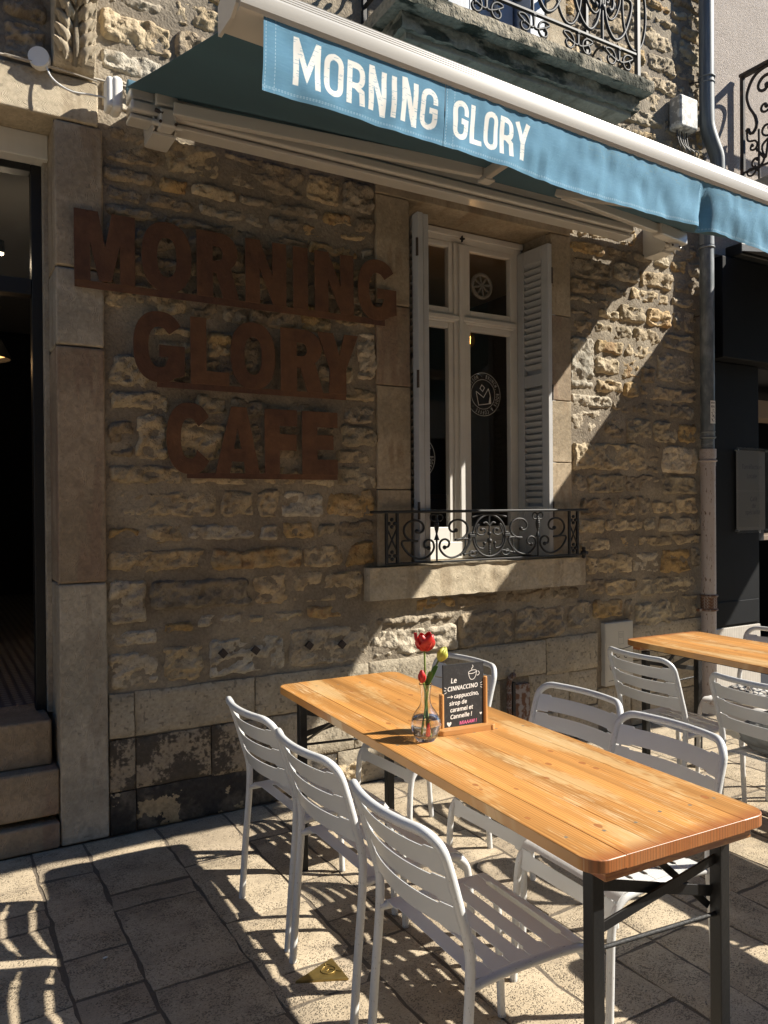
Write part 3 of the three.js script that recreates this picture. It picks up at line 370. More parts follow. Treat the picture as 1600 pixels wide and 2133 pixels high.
// ---- carved console beside the door lintel
const con = part('carved_console', cafe);
const conM = sillM;
{
  const sh = new THREE.Shape(); sh.moveTo(-.02, 3.5); sh.lineTo(.045, 3.5); sh.bezierCurveTo(.11, 3.52, .09, 3.62, .1, 3.68); sh.bezierCurveTo(.12, 3.76, .17, 3.8, .22, 3.83); sh.lineTo(.22, 3.88); sh.lineTo(-.02, 3.88);
  const g = new THREE.ExtrudeGeometry(sh, { depth: .165, bevelEnabled: true, bevelSize: .006, bevelThickness: .006, bevelSegments: 2, curveSegments: 12 }); g.rotateY(-Math.PI / 2); g.translate(.665, 0, 0); mesh('block', muv(g), conM, con);
  const mould = []; for (let i = 0; i < 4; i++) mould.push(box(.485 - i * .006, 3.88 + i * .04, -.02, .682 + i * .006, 3.92 + i * .04, .23 + i * .028, .015, 3)); mesh('cap_moulding', merge(mould), conM, con);
  const prof = t => { const y = mix(3.52, 3.82, t); return [y, t < .5 ? mix(.075, .1, t * 2) : mix(.1, .2, (t - .5) * 2)]; };
  for (const s of [-1, 1]) for (let r = 0; r < 5; r++) {
    const t = .08 + r * .18, [y, z] = prof(t), L = .084 - r * .004;
    const g = sheet((u, v) => { const a = (v - .5) * 2, w = .033 * Math.sin(Math.PI * Math.min(1, .15 + u * .85)) * (1 + .3 * Math.sin(u * 20)); return V3(.582 + s * (.006 + u * L), y + a * w + u * .05, z + .012 + .036 * Math.sin(u * 2.6) + (u > .75 ? (u - .75) * .08 : 0) - a * a * .022); }, 10, 6, .012);
    mesh('leaf', muv(g), conM, con);
  }
  mesh('midrib', tube([[.582, 3.51, .075], [.582, 3.58, .125], [.582, 3.68, .125], [.582, 3.78, .17], [.582, 3.83, .225]], .012, 20, 6), conM, con);
}
// ---- balcony above the window
const balc = part('balcony', cafe);
{
  const lump = (x0, y0, z0, x1, y1, z1, amp) => { const g = new THREE.BoxGeometry(x1 - x0, y1 - y0, z1 - z0, 90, 6, 20); const p = g.attributes.position; for (let i = 0; i < p.count; i++) { const x = p.getX(i), y = p.getY(i), z = p.getZ(i); const k = fbm(x * 16, y * 26 + z * 16, 4, 4) * amp; if (z > (z1 - z0) / 2 - .001) p.setZ(i, z + k - amp * .5 * (Math.abs(y) > (y1 - y0) / 2 - .001)); if (y < 0 && y < -(y1 - y0) / 2 + .001) p.setY(i, y + fbm(x * 13, z * 13, 7, 3) * amp); } g.computeVertexNormals(); g.translate((x0 + x1) / 2, (y0 + y1) / 2, (z0 + z1) / 2); return muv(g); };
  mesh('slab', lump(2.04, 4.052, -.02, 3.87, 4.125, .5, .006), mossM, balc);
  mesh('lower_moulding', lump(2.1, 3.965, -.02, 3.83, 4.055, .42, .01), mossM, balc);
  mesh('soffit', merge([box(2.14, 3.935, -.02, 3.79, 3.97, .08, .004), box(2.14, 3.935, .26, 3.79, 3.97, .39, .004), box(2.14, 3.935, .08, 2.3, 3.97, .26, .004), box(2.7, 3.935, .08, 3.2, 3.97, .26, .004), box(3.66, 3.935, .08, 3.79, 3.97, .26, .004)]), soffitM, balc);
  const y0 = 4.28, z = .45, yT = 5.05;
  const add = (n, g) => mesh(n, g, ironM, balc);
  add('bottom_rail', box(2.1, y0 - .008, z - .01, 3.8, y0 + .008, z + .01, .003));
  add('top_rail', box(2.06, yT, z - .025, 3.82, yT + .03, z + .025, .008));
  for (const x of [2.1, 3.78]) add('corner_post', box(x - .014, 4.125, z - .014, x + .014, yT, z + .014, .003));
  for (const x of [2.1, 3.78]) { add('side_rail', box(x - .01, y0 - .008, .02, x + .01, y0 + .008, z - .012, .003)); add('side_top_rail', box(x - .02, yT, .02, x + .02, yT + .03, z - .026, .006)); add('wall_post', box(x - .012, 4.125, .01, x + .012, yT, .034, .003)); }
  // little scrolls under the rail and large rounded panels above it
  for (let k = 0; k < 5; k++) for (const s of [-1, 1]) { const cx = 2.28 + k * .335, q = []; for (let i = 0; i <= 16; i++) { const a = i / 16, th = mix(2, 8.6, a), r = mix(.012, .058, a); q.push(V3(cx + s * (.075 - Math.cos(th) * r), 4.2 + Math.sin(th) * r * 1.05, z)); } q.push(V3(cx + s * .008, 4.2, z), V3(cx + s * .004, 4.27, z)); add('scroll', merge([tube(q, .0075, 60, 6), ...caps(q, .012)])); }
  for (let k = 0; k < 3; k++) {
    const cx = 2.4 + k * .54;
    for (const s of [-1, 1]) { const f = (u, v) => V3(cx + u * .66, y0 + .01 + v * .7, z); const p = scrollS(s, f); add('scroll', merge([tube(p, .011, 110, 6), ...caps([p[0], p[p.length - 1]], .02)])); const p2 = p.map(q => V3(q.x * .6 + cx * .4, q.y * .55 + (y0 + .28) * .45, z)); add('scroll', merge([tube(p2, .008, 90, 6), ...caps([p2[0], p2[p2.length - 1]], .014)])); }
    add('stem', rod([cx, y0, z], [cx, yT, z], .01)); for (const y of [.2, .42, .6]) add('bead', new THREE.SphereGeometry(.022, 10, 8).translate(cx, y0 + y, z));
    const o = []; for (let i = 0; i < 30; i++) { const a = i / 30 * 6.283; o.push(V3(cx + .27 + Math.cos(a) * .1, y0 + .26 + Math.sin(a) * .24, z)); } if (k < 3) add('ring', tube(o, .009, 60, 6, true));
  }
  for (const x of [2.1, 3.78]) for (let k = 0; k < 2; k++) { const q = []; for (let i = 0; i <= 16; i++) { const a = i / 16, th = mix(2, 8.6, a), r = mix(.015, .075, a); q.push(V3(x, y0 + .12 + Math.sin(th) * r * 1.3 + k * .3, .12 + k * .12 - Math.cos(th) * r)); } add('scroll', merge([tube(q, .008, 60, 6), ...caps(q, .014)])); }
  add('brace', rod([3.78, 4.14, .05], [3.78, 4.28, z], .009));
}
// upper door with blue-grey shutters behind the balcony
const ud = part('upper_door', cafe);
mesh('leaf', box(2.5, 4.12, -.2, 3.36, 5.9, -.16, .004), blueShutM, ud);
for (let k = 0; k < 2; k++) for (const [a, b] of [[4.2, 4.75], [4.85, 5.7]]) { const x0 = 2.54 + k * .42; mesh('panel', merge([box(x0 + .04, a, -.165, x0 + .36, b, -.15, .006), box(x0, a - .03, -.17, x0 + .4, b + .03, -.157, .003)]), std({ color: col(.3, .33, .38), roughness: .5 }), ud); }
for (const [x0, x1] of [[3.14, 3.26], [3.3, 3.42]]) mesh('shutter_leaf', box(x0, 4.14, -.14, x1, 5.9, x0 > 3.28 ? .02 : -.1, .004), blueShutM, ud);
for (const [x0, x1] of [[2.3, 2.48], [3.43, 3.6]]) mesh('jamb', box(x0, 4.12, -.3, x1, 6, .025, .006), sillM, ud);
mesh('head', box(2.3, 6, -.3, 3.6, 6.2, .03, .006), sillM, ud);
// moulded string course at the right end above the awning
mesh('string_course', box(4.05, 3.86, -.02, 4.78, 3.94, .12, .01), soffitM, cafe);
// ---------------------------------------------------------------- pavement
const pave = struct(mesh('pavement', muv(new THREE.PlaneGeometry(80, 80).rotateX(-Math.PI / 2).translate(0, -.0075, 0)), jointM), 'street paving of rectangular limestone slabs');
{ // the street beyond the slabs that can be told apart
  const s = new THREE.Shape([[-40, -40], [40, -40], [40, 40], [-40, 40]].map(p => new THREE.Vector2(...p))); s.holes.push(new THREE.Path([[-1.2, -4.05], [6.45, -4.05], [6.45, .0], [-1.2, .0]].map(p => new THREE.Vector2(...p))));
  const g = new THREE.ShapeGeometry(s); g.rotateX(-Math.PI / 2); g.translate(0, -.004, 0); struct(mesh('street', muv(g), paveM[1]), 'pale stone street surface beyond the terrace');
}
{
  const colX = [-1.2, -.86, -.5, -.2, .07, .37, .593, .92, 1.25, 1.465, 1.72, 1.977, 2.177, 2.49, 2.722, 3.02, 3.3, 3.52, 3.83, 4.1, 4.42, 4.66, 4.95, 5.25, 5.5, 5.82, 6.1, 6.45];
  const cuts = { '0.07': [.57, .717, 1.25], '0.37': [.34, .975, 1.222], '0.593': [.587, .727, 1.3, 1.61], '0.92': [.5, 1.03, 1.43, 1.6], '1.977': [.3, .8, 1.1, 1.6, 1.92, 2.4], '2.177': [.45, .95, 1.5, 1.91, 2.35] };
  let q = 0;
  for (let i = 0; i < colX.length - 1; i++) {
    const zs = [.02, ...(cuts[String(colX[i])] || [])]; let z = zs[zs.length - 1]; while (z < 4.1) { z += rnd() < .25 ? rr(.14, .2) : rr(.3, .62); zs.push(z); }
    for (let j = 0; j < zs.length - 1; j++) {
      const g = .004 + rr(0, .005), x0 = colX[i] + g, x1 = colX[i + 1] - g, z0 = zs[j] + g, z1 = zs[j + 1] - g, w = x1 - x0, d = z1 - z0;
      const b = new THREE.BoxGeometry(w, .03, d, Math.max(2, Math.round(w / .04)), 1, Math.max(2, Math.round(d / .04))), p = b.attributes.position, s = rnd() * 30, tl = rr(-.003, .003), tk = rr(-.003, .003);
      for (let k = 0; k < p.count; k++) { const x = p.getX(k), zz = p.getZ(k), e = Math.min(w / 2 - Math.abs(x), d / 2 - Math.abs(zz)); p.setX(k, x + (n3(x0 * 9 + zz * 9, s) * .01 + n3(zz * 40, s) * .004) * (Math.abs(x) > w / 2 - .001)); p.setZ(k, zz + (n3(z0 * 9 + x * 9, s + 7) * .009 + n3(x * 40, s + 7) * .004) * (Math.abs(zz) > d / 2 - .001)); if (p.getY(k) > 0) p.setY(k, .015 - (e < .001 ? .005 : 0) + tl * x / w + tk * zz / d + fbm(x * 6, zz * 6, s, 2) * .0016); }
      b.computeVertexNormals(); const m = mesh('paving_slab', muv(b, s, s * .6), paveM[q++ * 7 % 3], pave); m.position.set((x0 + x1) / 2, -.0155, (z0 + z1) / 2);
      if (q > 290) break;
    }
  }
}
{ // brass way marker
  const t = thing('brass_marker', 'small triangular brass marker set in the paving beside the white chairs', 'marker');
  const s = new THREE.Shape([[1.0, -1.5], [1.148, -1.567], [1.152, -1.445]].map(p => new THREE.Vector2(...p)));
  const g = new THREE.ExtrudeGeometry(s, { depth: .006, bevelEnabled: true, bevelSize: .003, bevelThickness: .003, bevelSegments: 1 }); g.rotateX(-Math.PI / 2); g.translate(0, 0, 0);
  const bm = std({ map: tex(256, 256, .2, (u, v) => sc3([.33, .24, .085], .7 + .6 * tf(u, v, 6, 6, 4, 401))), metalness: .85, roughness: .42 }); mesh('plate', muv(g), bm, t);
  const f = (u, v) => V3(1.115 + u * .03, .0105, 1.503 + v * .03);
  mesh('bird_relief', merge([tube([f(-.9, -.2), f(-.3, -.7), f(.4, -.6), f(.7, 0), f(.3, .6), f(-.5, .6), f(-.9, .1)], .0016, 40, 5, true), tube([f(-.2, -.6), f(.1, -1.1), f(.6, -.6)], .0016, 16, 5), tube([f(.5, .4), f(1.0, .9)], .0016, 8, 5), tube([f(-.4, .1), f(0, -.1), f(.4, .2)], .0014, 16, 5)]), bm, t);
}
{ const g = new THREE.IcosahedronGeometry(.006, 0); g.scale(1.6, .6, .8); const m = mesh('paper_scrap', g, std({ color: col(.75, .72, .66), roughness: .9 })); m.position.set(.5, .004, 1.04); tag(m, 'tiny white scrap lying on a shaded paving slab', 'scrap'); }

// ---------------------------------------------------------------- awning
const awn = thing('awning', 'blue canvas awning with white front bar and lettered valance over cafe window', 'awning');
const bl = x => [2.848 - .035 * (x - .77), 1.785 - .009 * (x - .77)];
function along(shapePts, x0, x1, n = 1) { // closed profile (z, y) carried along the bar line
  const s = new THREE.Shape(shapePts.map(p => new THREE.Vector2(p[0], p[1]))), g = new THREE.ExtrudeGeometry(s, { depth: x1 - x0, bevelEnabled: false, steps: n });
  const p = g.attributes.position; for (let i = 0; i < p.count; i++) { const z = p.getX(i), y = p.getY(i), x = x0 + p.getZ(i), [by, bz] = bl(x); p.setXYZ(i, x, by + y, bz + z); }
  const id = []; const q = g.index ? g.toNonIndexed() : g; const P = q.attributes.position; for (let i = 0; i < P.count; i += 3) { const a = [P.getX(i + 1), P.getY(i + 1), P.getZ(i + 1)]; P.setXYZ(i + 1, P.getX(i + 2), P.getY(i + 2), P.getZ(i + 2)); P.setXYZ(i + 2, ...a); } q.computeVertexNormals(); return muv(smoothNormals(q, .9));
}
const prof = [[-.1, .0], [.02, -.004], [.034, .0], [.041, .008], [.0445, .022], [.0445, .044]];
for (let k = 0; k < 4; k++) { const y = .046 + k * .0085, z = .0435 - k * .003; prof.push([z, y], [z - .0005, y + .004], [z - .006, y + .0045], [z - .006, y + .008]); }
prof.push([.03, .081], [.012, .088], [-.02, .092], [-.07, .088], [-.1, .07]);
mesh('front_bar', along(prof, .722, 4.62), whiteAluM, awn);
mesh('end_cap', along([[-.115, -.006], [-.01, -.01], [.03, .008], [.047, .035], [.045, .07], [.015, .094], [-.07, .096], [-.115, .075]], .712, .722), whiteAluM, awn);
mesh('end_cap', along([[-.115, -.006], [-.01, -.01], [.03, .008], [.047, .035], [.045, .07], [.015, .094], [-.07, .096], [-.115, .075]], 4.62, 4.63), whiteAluM, awn);
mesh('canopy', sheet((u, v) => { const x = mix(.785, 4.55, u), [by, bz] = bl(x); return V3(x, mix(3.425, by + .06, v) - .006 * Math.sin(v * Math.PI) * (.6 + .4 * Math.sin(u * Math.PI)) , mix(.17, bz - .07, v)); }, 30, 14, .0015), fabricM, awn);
// valance lettering, drawn with condensed strokes
function strokes(x, ch, w, h, lw) { // letters as centre lines in a w x h box
  const a = lw / 2, r = w * .42, L = a, R = w - a, T = a, B = h - a; x.beginPath();
  const arc = (pts) => { x.moveTo(...pts[0]); for (let i = 1; i < pts.length; i++) pts[i].length === 2 ? x.lineTo(...pts[i]) : x.quadraticCurveTo(...pts[i]); };
  if (ch === 'M') arc([[L, h], [L, 0], [w * .0 + a * 1.15, 0], [w / 2, h * .72], [R - a * .15, 0], [R, 0], [R, h]]);
  if (ch === 'O') arc([[L, h / 2], [L, T + r], [L, T, L + r, T], [R - r, T], [R, T, R, T + r], [R, B - r], [R, B, R - r, B], [L + r, B], [L, B, L, B - r], [L, h / 2]]);
  if (ch === 'G') arc([[R, h * .36], [R, T + r], [R, T, R - r, T], [L + r, T], [L, T, L, T + r], [L, B - r], [L, B, L + r, B], [R - r, B], [R, B, R, B - r], [R, h * .52], [w * .52, h * .52]]);
  if (ch === 'R') { arc([[L, h], [L, T], [R - r, T], [R, T, R, T + r], [R, h * .54 - r], [R, h * .54, R - r, h * .54], [L, h * .54]]); x.moveTo(w * .5, h * .54); x.lineTo(R - a * .2, h * .66); x.lineTo(R, h); }
  if (ch === 'N') arc([[L, h], [L, 0], [L + a * .3, 0], [R - a * .3, h], [R, h], [R, 0]]);
  if (ch === 'I') arc([[w / 2, 0], [w / 2, h]]);
  if (ch === 'L') arc([[L, 0], [L, B], [w, B]]);
  if (ch === 'Y') { arc([[L * .8, 0], [w / 2, h * .55], [w - L * .8, 0]]); x.moveTo(w / 2, h * .5); x.lineTo(w / 2, h); }
  x.lineWidth = lw; x.lineJoin = 'miter'; x.miterLimit = 3; x.stroke();
}
const valX = [.79, 1.39, 2.6, 3.6, 4.58], VH = .19, PXM = 850;
valX.slice(0, 4).forEach((x0, k) => {
  const x1 = valX[k + 1], W = Math.round((x1 - x0) * PXM), Hh = Math.round(VH * PXM);
  const t = canvas(W, Hh, (c) => {
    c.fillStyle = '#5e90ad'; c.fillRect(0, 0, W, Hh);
    for (let i = 0; i < 2600; i++) { c.fillStyle = `rgba(${rnd() < .5 ? '70,125,160' : '120,178,208'},.10)`; c.fillRect(rnd() * W, rnd() * Hh, rr(2, 26), rr(1, 3)); }
    if (k > 0) for (let i = 0; i < 260; i++) { c.fillStyle = `rgba(150,140,100,${rr(.03, .12)})`; const y = Math.pow(rnd(), 3) * 40; c.fillRect(rr(k === 1 ? W * .5 : 0, W), y, rr(4, 22), rr(1, 5)); }
    c.strokeStyle = '#f2f0ea'; const word = k === 0 ? 'MORNING' : k === 1 ? 'GLORY' : '';
    let x = (k === 0 ? .089 : .032) * PXM; const spans = k === 0 ? [.085, .062, .06, .06, .03, .058, .062] : [.06, .046, .056, .056, .058], gap = k === 0 ? .0115 : .0085;
    [...word].forEach((ch, i) => { c.save(); c.translate(x, .032 * PXM); strokes(c, ch, spans[i] * PXM, .12 * PXM, .0172 * PXM); c.restore(); x += (spans[i] + gap) * PXM; });
    c.strokeStyle = '#5e90ad'; c.lineWidth = .7; for (let i = 0; i < (word ? 420 : 0); i++) { const a = rnd() * W, b = rnd() * Hh; c.beginPath(); c.moveTo(a, b); c.lineTo(a + rr(3, 14), b + rr(-1, 1)); c.stroke(); }
    c.strokeStyle = 'rgba(225,235,240,.75)'; c.lineWidth = 1.2; c.setLineDash([5, 3]); for (const y of [Hh - 9, Hh - 12]) { c.beginPath(); c.moveTo(0, y); c.lineTo(W, y); c.stroke(); } for (const q of k < 2 ? [6, 30] : [6]) { c.beginPath(); c.moveTo(q, 0); c.lineTo(q, Hh); c.stroke(); }
  });
  const mat = std({ map: t, bumpMap: weave, bumpScale: .0003, roughness: .88, side: THREE.DoubleSide });
  const g = sheet((u, v) => {
    const x = mix(x0 + .001, x1 - .001, u), [by, bz] = bl(x), d = 1 - v; // v = 1 top
    const wv = n3(x * 5, d * 1.5, 5) * .016 * d + n3(x * 15, d * 2.2, 8) * .006 * Math.min(1, d * 3) + (k >= 1 ? n3(x * 34, d * 3, 12) * .004 : 0), dip = n3(x * 2.4, 3.3, 1) * .022 * d;
    const fold = k === 2 ? .05 * Math.exp(-Math.pow((x - x0 - .05) / .035, 2)) * d : 0;
    return V3(x, by - .0 - d * (VH + dip) , bz + .03 + wv - fold - .016 * d);
  }, 70, 10, .0012);
  const p = mesh('valance', g, mat, awn); if (k < 2) tag(p, k ? 'blue valance panel with five white letters' : 'blue valance panel with seven white letters');
});
// wall profile that carries roller and arms
const cass = [];
cass.push(box(.8, 3.375, .088, 4.02, 3.43, .19, .012, 3), box(.8, 3.317, .092, 4.02, 3.368, .205, .014, 3), box(.8, 3.29, .09, 4.02, 3.31, .185, .006, 2));
mesh('wall_profile', merge(cass), whiteAluM, awn);
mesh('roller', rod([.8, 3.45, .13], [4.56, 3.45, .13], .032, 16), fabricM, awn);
const arm = (a, b, w, t) => bar(a, b, t, w, [0, 1, 0]);
mesh('arm', merge([arm([.98, 3.345, .235], [2.46, 3.235, .6], .042, .06), arm([1.02, 3.318, .25], [2.44, 3.21, .6], .03, .012)]), whiteAluM, awn);
mesh('forearm', arm([2.5, 3.235, .6], [1.9, bl(1.9)[0] + .04, bl(1.9)[1] - .08], .04, .05), whiteAluM, awn);
mesh('elbow', merge([rod([2.49, 3.27, .6], [2.49, 3.19, .6], .032, 14), box(2.455, 3.188, .57, 2.525, 3.2, .63, .004)]), whiteAluM, awn);
mesh('arm', merge([arm([4.35, 3.35, .23], [3.05, 3.25, .57], .042, .06), arm([4.5, 3.345, .2], [4.12, 3.325, .3], .075, .085)]), whiteAluM, awn);
mesh('forearm', arm([3.0, 3.25, .57], [3.5, bl(3.5)[0] + .04, bl(3.5)[1] - .08], .04, .05), whiteAluM, awn);
for (const x of [.955, 4.38]) {
  mesh('bracket', merge([box(x - .055, 3.245, .004, x + .055, 3.26, .17, .003), box(x - .055, 3.26, .004, x - .045, 3.45, .19, .003), box(x + .045, 3.26, .004, x + .055, 3.45, .19, .003), box(x - .05, 3.36, .19, x + .05, 3.42, .225, .01, 2), box(x - .035, 3.26, .12, x + .04, 3.345, .24, .012, 2), rod([x - .065, 3.285, .2], [x + .07, 3.275, .215], .014, 12)]), whiteAluM, awn);
  for (const dx of [-.035, .035]) mesh('bolt', new THREE.CylinderGeometry(.007, .007, .006, 8).rotateX(1.571).translate(x + dx, 3.275, .243), rustIronM, awn);
  mesh('spring', rod([x - .05, 3.335, .215], [x - .02, 3.315, .235], .009, 8), rustIronM, awn);
}
const mot = mesh('motor_box', merge([new RoundedBoxGeometry(.05, .155, .1, 4, .022).translate(.745, 3.385, .14), new RoundedBoxGeometry(.03, .14, .088, 3, .014).translate(.715, 3.385, .14)]), plasticM, awn); tag(mot, 'rounded white motor cover');
{ // white sensor and its lead
  const t = thing('wind_sensor', 'round white sensor with thin white cable on the stone door lintel', 'sensor', [.44, 3.517, .05]);
  const g = new THREE.CylinderGeometry(.044, .046, .036, 28); g.rotateX(1.571); g.rotateY(-.35); mesh('disc', g, plasticM, t);
  mesh('mount', merge([new THREE.CylinderGeometry(.014, .014, .05, 12).rotateX(1.571).translate(.02, .0, -.03), box(.012, -.02, -.02, .04, .02, .008, .004)]), plasticM, t);
  mesh('cable', tube([[.02, -.01, .0], [.05, -.09, .03], [.12, -.14, .06], [.2, -.145, .08], [.29, -.15, .1]], .0042, 40, 6), plasticM, t);
}
{ const m = mesh('wall_cable', merge([tube([[-.6, 3.497, .04], [.1, 3.5, .042], [.42, 3.497, .04], [.7, 3.496, .04], [1.2, 3.5, .04]], .0055, 60, 6), tube([[.3, 3.5, .05], [.5, 3.49, .06], [.68, 3.47, .07]], .003, 30, 6)]), std({ color: col(.42, .38, .32), roughness: .6 })); tag(m, 'pale cable clipped along the top of the door lintel', 'cable'); }
{ // awning of the black shop next door, just outside the picture, whose edge shades the lower wall
  const t = thing('shop_awning', 'dark canvas awning of the black shop next door', 'awning');
  mesh('canopy', sheet((u, v) => V3(mix(5.21, 7.9, u), mix(3.4, 2.87, v), mix(.15, 1.74, v)), 12, 6, .0015), std({ color: col(.03, .03, .035), roughness: .9 }), t);
  mesh('front_bar', box(5.19, 2.83, 1.72, 7.93, 2.9, 1.78, .01), blackM, t); mesh('valance', sheet((u, v) => V3(mix(5.21, 7.9, u), mix(2.6, 2.83, v), 1.762 + .008 * Math.sin(u * 60)), 40, 2, .0015), std({ color: col(.03, .03, .035), roughness: .9 }), t); mesh('wall_box', box(5.2, 3.37, .02, 7.9, 3.46, .16, .01), blackM, t);
}
// ---------------------------------------------------------------- cut steel letters
function letterShape(ch, w, h) {
  const S = pts => new THREE.Shape(pts.map(([x, y]) => new THREE.Vector2(x * w, y * h)));
  const ell = (rx, ry, a0, a1, n = 28) => { const p = []; for (let i = 0; i <= n; i++) { const a = mix(a0, a1, i / n), c = Math.cos(a), s = Math.sin(a); p.push([.5 + rx * Math.sign(c) * Math.pow(Math.abs(c), .86), .5 + ry * Math.sign(s) * Math.pow(Math.abs(s), .86)]); } return p; };
  if (ch === 'M') return S([[0, 0], [0, 1], [.385, 1], [.5, .5], [.615, 1], [1, 1], [1, 0], [.745, 0], [.75, .56], [.6, .02], [.4, .02], [.25, .56], [.255, 0]]);
  if (ch === 'N') return S([[0, 0], [0, 1], [.34, 1], [.66, .46], [.66, 1], [1, 1], [1, 0], [.68, 0], [.34, .56], [.34, 0]]);
  if (ch === 'I') return S([[0, 0], [0, 1], [1, 1], [1, 0]]);
  if (ch === 'L') return S([[0, 0], [0, 1], [.4, 1], [.4, .2], [1, .2], [1, 0]]);
  if (ch === 'E') return S([[0, 0], [0, 1], [1, 1], [1, .76], [.42, .76], [.42, .63], [.88, .63], [.88, .4], [.42, .4], [.42, .24], [1, .24], [1, 0]]);
  if (ch === 'F') return S([[0, 0], [0, 1], [1, 1], [1, .75], [.45, .75], [.45, .62], [.98, .62], [.98, .37], [.45, .37], [.45, 0]]);
  if (ch === 'Y') return S([[.28, 0], [.3, .42], [0, 1], [.38, 1], [.54, .64], [.66, 1], [1, 1], [.7, .42], [.7, 0]]);
  if (ch === 'A') { const s = S([[0, 0], [.36, 1], [.7, 1], [1, 0], [.68, 0], [.64, .18], [.36, .18], [.32, 0]]); s.holes.push(S([[.41, .37], [.5, .68], [.585, .37]])); return s; }
  if (ch === 'O') { const s = S(ell(.5, .52, 0, 6.2832, 48)); s.holes.push(S(ell(.2, .3, 6.2832, 0, 32))); return s; }
  if (ch === 'C') return S([...ell(.5, .52, .62, 5.66, 40), [.66, .33], ...ell(.2, .3, 5.4, .9, 28), [.7, .68]]);
  if (ch === 'G') return S([...ell(.5, .52, .62, 5.3, 40), [1, .1], [1, .53], [.5, .53], [.5, .36], [.68, .36], ...ell(.22, .3, 5.2, .9, 28), [.7, .7]]);
  if (ch === 'R') { const b = [[0, 0], [0, 1], [.55, 1]]; for (let i = 1; i <= 12; i++) { const a = 1.571 - i / 12 * 2.5; b.push([.55 + .42 * Math.cos(a), .71 + .29 * Math.sin(a)]); } const s = S([...b, [1, 0], [.62, 0], [.46, .38], [.37, .38], [.37, 0]]); const hl = [[.37, .56]]; for (let i = 0; i <= 8; i++) { const a = -1.571 + i / 8 * 3.142; hl.push([.5 + .12 * Math.cos(a), .68 + .11 * Math.sin(a)]); } hl.push([.37, .79]); s.holes.push(S(hl)); return s; }
}
function steelWord(word, spans, yb, yt, strip, label, sx0, sx1) {
  const t = thing('steel_sign', label, 'sign', [0, yb, .05], 0, 'rusty steel words on the cafe wall');
  [...word].forEach((ch, i) => { const [a, b] = spans[i], s = letterShape(ch, b - a, yt - yb - strip); const g = new THREE.ExtrudeGeometry(s, { depth: .005, bevelEnabled: true, bevelSize: .0008, bevelThickness: .0008, bevelSegments: 1, curveSegments: 6 }); const m = mesh('letter', muv(g, a + rnd(), yb), rustM, t); m.position.set(a, strip - .0005, .0015 + (i % 2) * .0004); });
  mesh('base_strip', box(sx0, 0, 0, sx1, strip, .0048, .0008), rustM, t);
  for (const x of [mix(sx0, sx1, .12), mix(sx0, sx1, .5), mix(sx0, sx1, .88)]) mesh('standoff', rod([x, strip * .5, -.055], [x, strip * .5, .0], .006), rustIronM, t);
}
steelWord('MORNING', [[.576, .843], [.874, 1.11], [1.138, 1.351], [1.387, 1.606], [1.647, 1.729], [1.771, 2.001], [2.031, 2.273]], 2.53, 2.884, .034, 'top and longest row of rusty cut-steel letters on the cafe wall', .576, 2.2);
steelWord('GLORY', [[.832, 1.073], [1.103, 1.295], [1.305, 1.541], [1.573, 1.814], [1.781, 2.026]], 2.102, 2.455, .03, 'middle row of rusty cut-steel letters on the cafe wall', .94, 1.952);
steelWord('CAFE', [[.983, 1.207], [1.222, 1.453], [1.482, 1.66], [1.69, 1.896]], 1.67, 2.03, .028, 'bottom and shortest row of rusty cut-steel letters reading CAFE', 1.08, 1.896);

